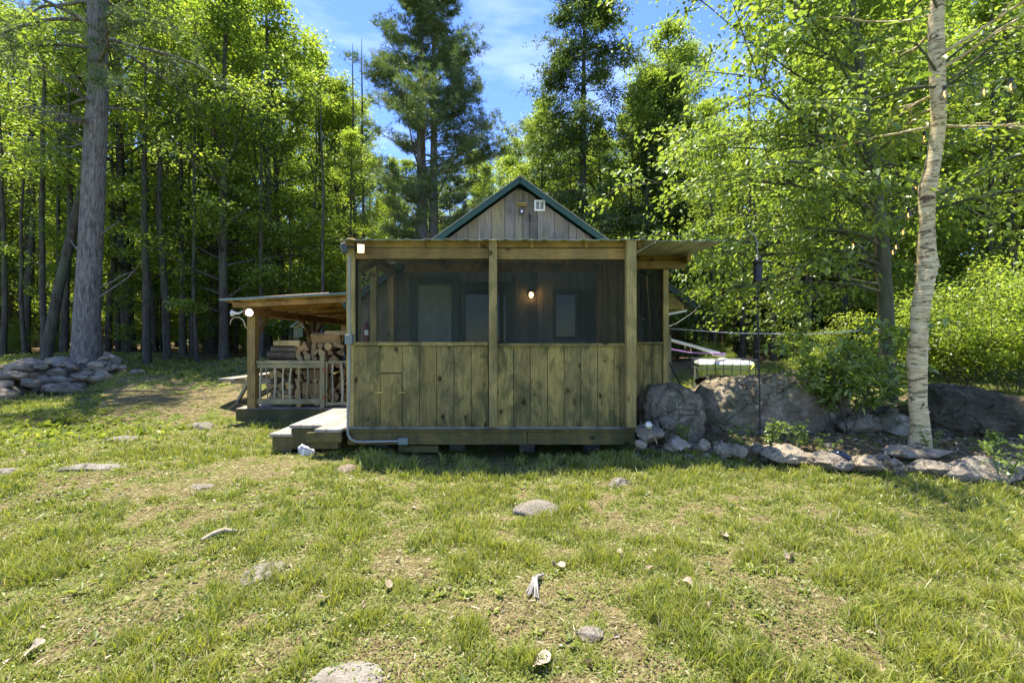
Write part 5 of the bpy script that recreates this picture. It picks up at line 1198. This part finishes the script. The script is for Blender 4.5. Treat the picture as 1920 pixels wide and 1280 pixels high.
# understory saplings
for k in range(110):
    for _ in range(30):
        Y = r12.uniform(13.0, 24); px = r12.choice([r12.uniform(-150, 660), r12.uniform(-150, 660), r12.uniform(1500, 2050)]); x = at(px, Y)
        if Y < 14.2 and 300 < px < 660: continue
        if ok(x, Y, .5): break
    s_ = r12.uniform(.55, 1.25); tree('sapling', P_sap[r12.randrange(3)], x, Y, 'leafy green sapling in the forest understory ' + ('left' if px < 660 else 'right') + ' of the cabin', 'understory saplings, ' + ('left' if px < 660 else 'right'), (s_, s_, s_), r12.uniform(0, 6.28))
# far wood : one mass closing the view under the crowns
rs = np.random.RandomState(9); n_ = 90000; az = rs.uniform(-1.05, 1.05, n_); dist = rs.uniform(42, 60, n_); xx_ = np.sin(az) * dist; yy_ = np.cos(az) * dist
pxx = 960 + xx_ / yy_ * F; tops = np.array([skyline(p) for p in np.linspace(-800, 2800, 200)]); tp_ = np.interp(pxx, np.linspace(-800, 2800, 200), tops)
zt_ = 1.5 + (640 - np.clip(tp_, 130, 400) - 40 - 80 * fbm(xx_, yy_, .2, 5)) / F * yy_ * .8; zz_ = 1.3 + (rs.rand(n_) ** 1.3) * (zt_ - 1.3)
C = np.stack([xx_, yy_, zz_], 1); v, q = leaves(C, rs.normal(0, 1, (n_, 3)), rs.normal(0, .5, (n_, 3)) + np.array([0, -.3, 1.]), rs.uniform(.35, .8, n_), rs.uniform(.25, .5, n_))
tag(link('far_wood', np_mesh('far_wood', v, q, rs.rand(n_), [F_maple])), 'distant green woodland mass closing the gaps between the trees', 'woodland', kind='stuff')

# ---------------- beech with sweeping sprays on the right
YB = 7.3; bx = at(1666, YB); g = H(bx, YB)
pth = [(at(px, YB) - bx, dy, 1.5 - (py - 640) / F * YB - g) for px, py, dy in ((1668, 800, 0), (1664, 680, 0), (1660, 560, 0), (1652, 440, .0), (1644, 340, .05), (1634, 240, .1), (1622, 120, .1), (1612, 0, .15), (1604, -140, .2), (1598, -300, .2))]
def azb(u, rs): return rs.choice([math.pi, math.pi * 1.05, math.pi * 1.18, math.pi * .9, math.pi * 1.1, 0, -.3, .5, .9, 1.8]) + rs.normal(0, .22)
tr, cr = broadleaf(411, 8, .1, .22, 3.15, 54, 27000, .09, B_beech, F_beech, path=pth, rad=[.13, .118, .108, .10, .09, .08, .07, .055, .04, .015], azf=azb, elev=(18, 42), droop=.55, sig=.13, big=True, flat=.35, hang=.35, subs=8, limbr=.24, s0min=.08, prof=lambda u: (.75 + .45 * math.sin(math.pi * min(1, u * 1.3 + .1))) * (1 if u < .7 else .55))
tree('beech_tree', (tr, cr), bx, YB, 'broad green beech with drooping leafy sprays behind the birch', z=g, sink=0)
# ---------------- birch
YW = 5.25; bx = at(1722, YW); g = H(bx, YW)
cl_ = [(1721, 850, 22), (1725, 800, 15.5), (1722, 755, 16.2), (1723, 700, 16), (1721, 670, 17), (1723, 630, 15.5), (1723, 580, 15.5), (1726, 560, 15), (1734, 520, 16), (1739, 497, 17), (1737, 470, 15), (1741, 420, 13), (1740, 365, 14), (1742, 348, 15.5), (1747, 320, 13.5), (1753, 270, 12.5), (1757, 225, 12), (1758, 160, 13.5), (1759, 100, 13.5), (1757, 40, 12.5), (1758, 0, 12), (1762, -150, 11), (1768, -330, 8), (1772, -520, 3)]
pth = [(at(px, YW) - bx, .02 * math.sin(py * .02), 1.5 - (py - 640) / F * YW - g) for px, py, _ in cl_]; rad = [w_ * .92 / F * YW * (1.0 + .05 * math.sin(i * 2.1)) for i, (_, _, w_) in enumerate(cl_)]
def azw(u, rs): return rs.choice([math.pi, .1, -.3, math.pi * .85, 1.2, 2.2, -1.0]) + rs.normal(0, .3)
tr, cr = broadleaf(431, 8, .1, .66, 1.7, 14, 1700, .075, B_birch, F_beech, path=pth, rad=rad, azf=azw, elev=(5, 45), droop=.2, sig=.18, big=True, hang=.3, subs=4, limbr=.22)
bt = tree('birch_tree', (tr, cr), bx, YW, 'pale peeling birch trunk standing in the stone-edged bed at right', z=g, sink=0)
T = Tubes(); rs = np.random.RandomState(3)
for (px, py, pts) in ((1755, 165, [(1755, 165), (1715, 170), (1680, 178), (1640, 195), (1600, 207), (1560, 208), (1500, 214)]), (1755, 140, [(1755, 140), (1725, 110), (1700, 95), (1660, 92)]), (1762, 120, [(1762, 125), (1800, 90), (1860, 60), (1920, 30)]), (1760, 160, [(1760, 165), (1800, 135), (1830, 105), (1920, 50)]), (1757, 20, [(1757, 25), (1740, 8), (1700, 2), (1680, 4)])):
    Q = np.array([(at(a, YW) - bx, -.02 - .05 * i, 1.5 - (b - 640) / F * YW - g) for i, (a, b) in enumerate(pts)]); T.add(Q, np.linspace(.018, .006, len(Q)), 6)
o = bpy.data.objects.new('branch', T.mesh('branch', B_beech)); COL.objects.link(o); o.parent = bt
rs = np.random.RandomState(8); n_ = 46; mbp = MB()
for k in range(n_):
    tt = rs.uniform(.02, .62); p = interp(np.array(pth), tt); rr = np.interp(tt, np.linspace(0, 1, len(rad)), rad); a_ = rs.choice([math.pi, 0, -1.57]) + rs.normal(0, .5); d = Vector((math.cos(a_), math.sin(a_), 0)); s_ = rs.uniform(.01, .03)
    p = Vector(p) + d * rr * .96; t_ = Vector((-d.y, d.x, 0)); up = Vector((0, 0, 1)); q = [p - t_ * s_ * .7, p + t_ * s_ * .5, p + t_ * s_ * .4 + d * s_ * .9 + up * s_ * .3, p - t_ * s_ * .5 + d * s_ * 1.1 - up * s_ * .4]
    q2 = [p - t_ * s_ * .7 - up * s_ * .8, p - t_ * s_ * .7, q[3], p - t_ * s_ * .3 + d * s_ * .7 - up * s_]
    mbp = MB(); mbp.add(q + [q2[0], q2[3]], [(0, 1, 2, 3), (4, 0, 3, 5)]); pe = mbp.build('bark_curl', B_peel); pe.parent = bt
# ---------------- leafy sapling over the boulder and shrubs on the right
def bush(seed, nst, Hh, spread, nleaf, L_, fol, mat, big=True, sig=.1):
    rs = np.random.RandomState(seed); T = Tubes(); an = []; ad = []
    for k in range(nst):
        a_ = rs.uniform(0, 6.28); r_ = rs.uniform(0, spread * .25); P = curve((r_ * math.cos(a_), r_ * math.sin(a_), 0), (math.cos(a_) * spread / Hh * .6, math.sin(a_) * spread / Hh * .6, 1), Hh * rs.uniform(.6, 1.05), 8, rs, .07); T.add(P, np.linspace(.010, .003, 8), 5)
        for j in range(14):
            s0 = rs.uniform(.25, 1); q = interp(P, s0); b = rs.uniform(0, 6.28); S = curve(q, (math.cos(b), math.sin(b), .35), rs.uniform(.12, .42) * spread, 4, rs, .12, (0, 0, -.2)); T.add(S, np.linspace(.004, .0015, 4), 3)
            for m_ in range(1, 4): an.append(S[m_]); ad.append(S[m_] - S[m_ - 1])
    an = np.array(an); ad = np.array(ad); ad /= np.linalg.norm(ad, axis=1, keepdims=True); i_ = rs.randint(0, len(an), nleaf); C = an[i_] + rs.normal(0, sig, (nleaf, 3)) * np.array([1, 1, .5])
    D = ad[i_] * .8 + rs.normal(0, .5, (nleaf, 3)); D[:, 2] -= .1; LL = L_ * rs.uniform(.6, 1.2, nleaf); N = rs.normal(0, .35, (nleaf, 3)) + np.array([0, -.1, 1.])
    v, q = (leaves6 if big else leaves)(C, D, N, LL, LL * rs.uniform(.42, .62, nleaf)); tn = rs.rand(nleaf); tn = np.repeat(tn, 2) if big else tn
    return T.mesh('stem', mat), np_mesh('foliage', v, q, tn, [fol])
def shrub(name, proto, x, y, z, label, cat, group=None, s_=1, rz_=0):
    t_ = empty(name, (x, y, z), label, cat, group); t_.scale = (s_, s_, s_) if not hasattr(s_, '__len__') else s_; t_.rotation_euler = (0, 0, rz_)
    for nm, me in zip(('stem', 'foliage'), proto): o = bpy.data.objects.new(nm, me); COL.objects.link(o); o.parent = t_
    return t_
F_bright = leaf_mat('young_sapling_foliage', [(0, (.16, .23, .04)), (1, (.34, .41, .08))], .45, .06)
bsap = bush(501, 9, 1.80, 1.1, 2100, .115, F_bright, B_beech, sig=.05)
shrub('sapling_bush', bsap, at(1590, 6.0), 6.0, .30, 'bright green leafy sapling cluster growing between the huge boulder and the birch', 'shrub', s_=(1.0, .8, 1.0))
bsh = [bush(510 + i, 12, 2.6, 1.5, 7500, .075, F_maple, B_forest, False, .14) for i in range(2)]
for k, (px, Y, s_, lb) in enumerate(((1800, 9.4, 1.0, 'tall sunlit shrub right behind the birch trunk'), (1900, 9.0, 1.05, 'tall sunlit shrub at the right edge behind the dark boulders'), (1700, 10.5, .95, 'shrub in the shade between beech and birch trunks'), (1990, 9.8, 1.2, 'shrub cut by the right edge of the picture'), (1850, 11.2, 1.3, 'tallest shrub behind the dark boulders'), (1530, 11.8, .6, 'shrub behind the huge boulder, left of the beech'), (1760, 12.5, 1.3, 'shrub in deep shade behind the birch'))):
    x = at(px, Y); shrub('shrub', bsh[k % 2], x, Y, H(x, Y) - .05, lb, 'shrub', 'shrubs in the right-hand undergrowth', s_, k * 1.3)
for k in range(16):
    Y = r12.uniform(12.5, 15.5); px = r12.choice([r12.uniform(-120, 330), r12.uniform(420, 660)]) if k < 11 else r12.uniform(1300, 2000)
    if px > 330 and px < 660: Y += 1.2
    x = at(px, Y); shrub('shrub', bsh[k % 2], x, Y, H(x, Y) - .05, 'low leafy shrub at the forest edge ' + ('left' if px < 700 else 'right') + ' of the cabin', 'shrub', 'low shrubs along the forest edge', r12.uniform(.28, .5), k)
# small plants in the bed
sp_m = [bush(530 + i, 4, .62, .30, 230, .055, F_bright, F_bright, False, .015) for i in range(2)]
for k, (px, py, Y, s_, lb) in enumerate(((1440, 828, 5.5, .85, 'feathery upright green plant beside the feeder pole'), (1385, 836, 5.45, .6, 'low leafy plant left of the feeder pole'), (1497, 828, 5.4, .8, 'small sprig with paired leaves right of the feeder pole'), (1545, 834, 5.2, .45, 'tiny seedling in front of the tan rock'), (1285, 800, 5.7, .7, 'leafy plant growing before the mossy boulder'), (1745, 838, 5.1, .5, 'low weed at the birch foot'), (1850, 832, 5.1, .6, 'low weed in front of the dark boulders'), (1880, 880, 4.35, .8, 'leafy weed before the longest edging slab'))):
    x = at(px, Y); shrub('bed_plant', sp_m[k % 2], x, Y, H(x, Y) - .01, lb, 'plant', 'small plants in the stone-edged bed', s_, k)

# ---------------- weeds and grass (stuff)
rs = np.random.RandomState(71)
def clear(x, y):
    c_ = ((x > -2.02) & (x < 2.25) & (y > 5.55)) | ((x > -4.65) & (x < -1.9) & (y > 7.5)) | ((x > -2.98) & (x < -1.95) & (y > 5.62))
    c_ |= ((x - 3.75) / 1.15) ** 2 + ((y - 6.75) / .55) ** 2 < 1
    c_ |= ((x - 6.2) / .9) ** 2 + ((y - 6.3) / .5) ** 2 < 1
    return ~c_
def bare(x, y):
    return np.clip(1.25 * np.exp(-(((x + 5.5) / 2.3) ** 4 + ((y - 8.9) / 1.15) ** 4)) + np.exp(-(((x + 2.8) / .9) ** 2 + ((y - 4.75) / .4) ** 2) * 1.3), 0, .93) * (.6 + .8 * (fbm(x, y, 2.2, 91) > .42))
def scatter(n_, y0, y1, pw=1.0):
    y = y0 + (y1 - y0) * rs.rand(n_) ** pw; hw_ = y * 1.17 + .5; x = rs.uniform(-1, 1, n_) * hw_; return x, y
BV = []; BQ = []; BT = []; nb = 0
def blades(n_, y0, y1, hmin, hmax, wd, dens_pow, tuft=True):
    global nb
    yv = np.sqrt(rs.uniform(y0 ** 2, y1 ** 2, n_)); xv = rs.uniform(-1, 1, n_) * (yv * 1.16 + .3)
    if tuft:   # gather blades into tufts
        k_ = n_ // 9; ix = rs.randint(0, k_, n_); spread_ = .020 + .010 * yv / 4; a_ = rs.uniform(0, 6.28, n_); r_ = np.abs(rs.normal(0, 1, n_)) * spread_; tx, ty = xv[:k_], yv[:k_]; xv = tx[ix] + np.cos(a_) * r_; yv = ty[ix] + np.sin(a_) * r_; tid = rs.rand(k_)[ix]
    else: tid = rs.rand(n_)
    lu = lush(xv, yv); keep = (rs.rand(n_) > bare(xv, yv)) & (rs.rand(n_) < (.10 + .95 * lu ** dens_pow)) & clear(xv, yv) & (yv > 1.3); bedk = (yv + .28 * (xv - 3.2) > 5.1) & (xv > 1.55); keep &= ~(bedk & (rs.rand(n_) < .93))
    xv, yv, lu, tid = xv[keep], yv[keep], lu[keep], tid[keep]; m_ = len(xv)
    z = hgt(xv, yv); h_ = (hmin + (hmax - hmin) * lu * rs.rand(m_) ** .8 * (.45 + .8 * tid)); h_ = np.maximum(h_, hmin * .6)
    h_ *= 1 + .5 * np.exp(-(((yv - 5.15) / .25) ** 2)) * ((xv > -1.7) & (xv < 1.4))
    a_ = rs.uniform(0, 6.28, m_); ln = rs.uniform(.15, .9, m_) * h_; dx = np.cos(a_) * ln; dy = np.sin(a_) * ln
    b_ = rs.uniform(0, 6.28, m_); w_ = wd * rs.uniform(.6, 1.3, m_) * (1 + .10 * np.maximum(yv - 3, 0)); sx_ = np.cos(b_) * w_; sy_ = np.sin(b_) * w_
    B0 = np.stack([xv, yv, z - .006], 1); S = np.stack([sx_, sy_, 0 * sx_], 1) * .5; Mi = B0 + np.stack([dx * .35, dy * .35, h_ * .6], 1); Ti = B0 + np.stack([dx, dy, h_ * rs.uniform(.8, 1, m_)], 1)
    V = np.stack([B0 - S, B0 + S, Mi + S * .8, Mi - S * .8, Ti + S * .12, Ti - S * .12], 1).reshape(-1, 3); k = np.arange(m_)[:, None] * 6
    Q = np.concatenate([k + np.array([[0, 1, 2, 3]]), k + np.array([[3, 2, 4, 5]])], 1).reshape(-1, 4)
    dry = rs.rand(m_) < (.48 - .36 * lu); tn = np.where(dry, rs.uniform(0, .2, m_), .24 + .74 * np.clip(.62 * tid + .3 * rs.rand(m_) + .3 * (fbm(xv, yv, 2.5, 44) - .35), 0, 1))
    BV.append(V); BQ.append(Q + nb); BT.append(np.repeat(tn, 2)); nb += len(V)
blades(175000, 1.35, 3.2, .015, .115, .0060, 1.6)
blades(165000, 3.2, 5.6, .015, .105, .0068, 1.5)
blades(95000, 5.2, 9.0, .015, .12, .0085, 1.2)
blades(80000, 8.0, 14.0, .02, .12, .009, .8)
blades(90000, 1.35, 4.5, .010, .03, .005, .4, False)
tag(link('grass', np_mesh('grass', np.concatenate(BV), np.concatenate(BQ), np.concatenate(BT), [F_grass])), 'patchy green and straw-coloured grass covering the sloping lawn', 'grass', kind='stuff')
# straw thatch lying flat
n_ = 110000; yv = np.sqrt(rs.uniform(1.4 ** 2, 7 ** 2, n_)); xv = rs.uniform(-1, 1, n_) * (yv * 1.16 + .3); kp = clear(xv, yv); xv, yv = xv[kp], yv[kp]; n_ = len(xv)
C = np.stack([xv, yv, hgt(xv, yv) + rs.uniform(.001, .012, n_)], 1); D = rs.normal(0, 1, (n_, 3)); D[:, 2] *= .12; N = rs.normal(0, .3, (n_, 3)) + np.array([0, 0, 1.])
v, q = leaves(C, D, N, rs.uniform(.02, .07, n_), np.full(n_, .0030) * (1 + .12 * yv), .1)
tag(link('dry_thatch', np_mesh('dry_thatch', v, q, rs.uniform(0, .22, n_), [F_grass])), 'dry straw-coloured thatch lying between the grass tufts', 'dry grass', kind='stuff')
# broadleaf weeds in rosettes
def rosettes(n_, y0, y1, L0, L1, fn, name, lbl, mat=F_weed, k_=7, up=.35):
    yv = np.sqrt(rs.uniform(y0 ** 2, y1 ** 2, n_)); xv = rs.uniform(-1, 1, n_) * (yv * 1.16 + .3); kp = (rs.rand(n_) < fn(xv, yv)) & clear(xv, yv) & (rs.rand(n_) > bare(xv, yv)); xv, yv = xv[kp], yv[kp]; m_ = len(xv); s_ = rs.uniform(L0, L1, m_)
    c = np.repeat(np.stack([xv, yv, hgt(xv, yv) + .004], 1), k_, 0); a_ = np.tile(np.arange(k_) * 2 * np.pi / k_, m_) + rs.uniform(0, 6.28, m_ * k_) * .4; D = np.stack([np.cos(a_), np.sin(a_), rs.uniform(.1, 1.3, m_ * k_) * up * 2], 1)
    LL = np.repeat(s_, k_) * rs.uniform(.6, 1.1, m_ * k_); c = c + D / np.linalg.norm(D, axis=1, keepdims=True) * (LL * .25)[:, None]; N = rs.normal(0, .2, (m_ * k_, 3)) + np.array([0, 0, 1.]); v, q = leaves6(c, D, N, LL, LL * rs.uniform(.4, .65, m_ * k_))
    return v, q, np.repeat(rs.rand(m_ * k_), 2)
def wf(x, y): return np.clip(.06 + 1.1 * np.exp(-(((x + 5.6) / 1.7) ** 2 + ((y - 5.4) / 1.0) ** 2)) + .8 * np.exp(-(((x + 1.8) / .9) ** 2 + ((y - 3.6) / 1.0) ** 2)) * .25 + .5 * (fbm(x, y, 1.3, 60) > .58), 0, 1)
v1, q1, t1 = rosettes(9500, 1.5, 8.5, .016, .055, wf, 'w', '', k_=6)
v3, q3, t3 = rosettes(4200, 5.2, 8.2, .05, .12, lambda x, y: np.exp(-(((x + 6.3) / 1.2) ** 2 + ((y - 6.4) / .75) ** 2)), 'w', '', k_=5, up=.7)
v2, q2, t2_ = rosettes(2600, 8.5, 14.5, .05, .12, lambda x, y: .35 + 0 * x, 'w', '')
tag(link('broadleaf_weeds', np_mesh('broadleaf_weeds', np.concatenate([v1, v2, v3]), np.concatenate([q1, q2 + len(v1), q3 + len(v1) + len(v2)]), np.concatenate([t1, t2_, t3]), [F_weed])), 'broad-leaved weeds and seedlings spreading through the lawn', 'weeds', kind='stuff')
def clover(n_, y0, y1, s0, s1):
    yv = np.sqrt(rs.uniform(y0 ** 2, y1 ** 2, n_)); xv = rs.uniform(-1, 1, n_) * (yv * 1.16 + .3); kp = clear(xv, yv) & (rs.rand(n_) < .25 + .75 * (fbm(xv, yv, 3.1, 81) > .47)) & ~((yv + .28 * (xv - 3.2) > 5.1) & (xv > 1.55)); kp &= rs.rand(n_) > np.exp(-(((xv + 5.6) / 2.4) ** 2 + ((yv - 9) / 1.2) ** 2)); xv, yv = xv[kp], yv[kp]; m_ = len(xv)
    C = np.stack([xv, yv, hgt(xv, yv) + rs.uniform(.002, .03, m_)], 1); D = rs.normal(0, 1, (m_, 3)); D[:, 2] *= .3; N = rs.normal(0, .5, (m_, 3)) + np.array([0, 0, 1.]); L__ = rs.uniform(s0, s1, m_)
    return leaves(C, D, N, L__, L__ * rs.uniform(.5, .9, m_)) + (np.clip(rs.rand(m_) * .6 + .5 * (fbm(xv, yv, 1.7, 82) - .3), 0, 1),)
a1 = clover(60000, 1.35, 3.6, .008, .020); a2 = clover(55000, 3.6, 8.5, .014, .032)
tag(link('clover', np_mesh('clover', np.concatenate([a1[0], a2[0]]), np.concatenate([a1[1], a2[1] + len(a1[0])]), np.concatenate([a1[2], a2[2]]), [F_weed])), 'low clover and moss leaves carpeting the ground between the grass tufts', 'clover', kind='stuff')
n_ = 2600; yv = np.sqrt(rs.uniform(1.4 ** 2, 7.5 ** 2, n_)); xv = rs.uniform(-1, 1, n_) * (yv * 1.16 + .3); kp = clear(xv, yv); xv, yv = xv[kp], yv[kp]; n_ = len(xv)
C = np.stack([xv, yv, hgt(xv, yv) + .014], 1); N = rs.normal(0, .5, (n_, 3)) + np.array([0, 0, 1.]); D = rs.normal(0, 1, (n_, 3)); D[:, 2] *= .3; s_ = rs.uniform(.012, .04, n_)
v, q = leaves6(C, D, N, s_, s_ * rs.uniform(.3, .8, n_), .3); tag(link('leaf_fragments', np_mesh('leaf_fragments', v, q, np.repeat(rs.rand(n_), 2), [F_dead])), 'small dry leaf fragments and chips strewn over the lawn', 'leaf litter', kind='stuff')
# leaf litter in bed and forest floor
n_ = 9000; yv = np.concatenate([rs.uniform(5.0, 6.2, 3000), rs.uniform(8, 16, 6000)]); xv = np.concatenate([rs.uniform(1.5, 7.5, 3000), rs.uniform(-17, 17, 6000)]); kp = clear(xv, yv) & ((yv + .28 * (xv - 3.2) > 5.0) | (yv > 8)); xv, yv = xv[kp], yv[kp]; n_ = len(xv)
C = np.stack([xv, yv, hgt(xv, yv) + .008], 1); N = rs.normal(0, .35, (n_, 3)) + np.array([0, 0, 1.]); D = rs.normal(0, 1, (n_, 3)); D[:, 2] *= .2; s_ = rs.uniform(.03, .07, n_)
v, q = leaves6(C, D, N, s_, s_ * .6); tag(link('leaf_litter', np_mesh('leaf_litter', v, q, np.repeat(rs.rand(n_), 2), [F_dead])), 'brown leaf litter covering the bed behind the edging and the forest floor', 'leaf litter', kind='stuff')
bpy.context.view_layer.update()
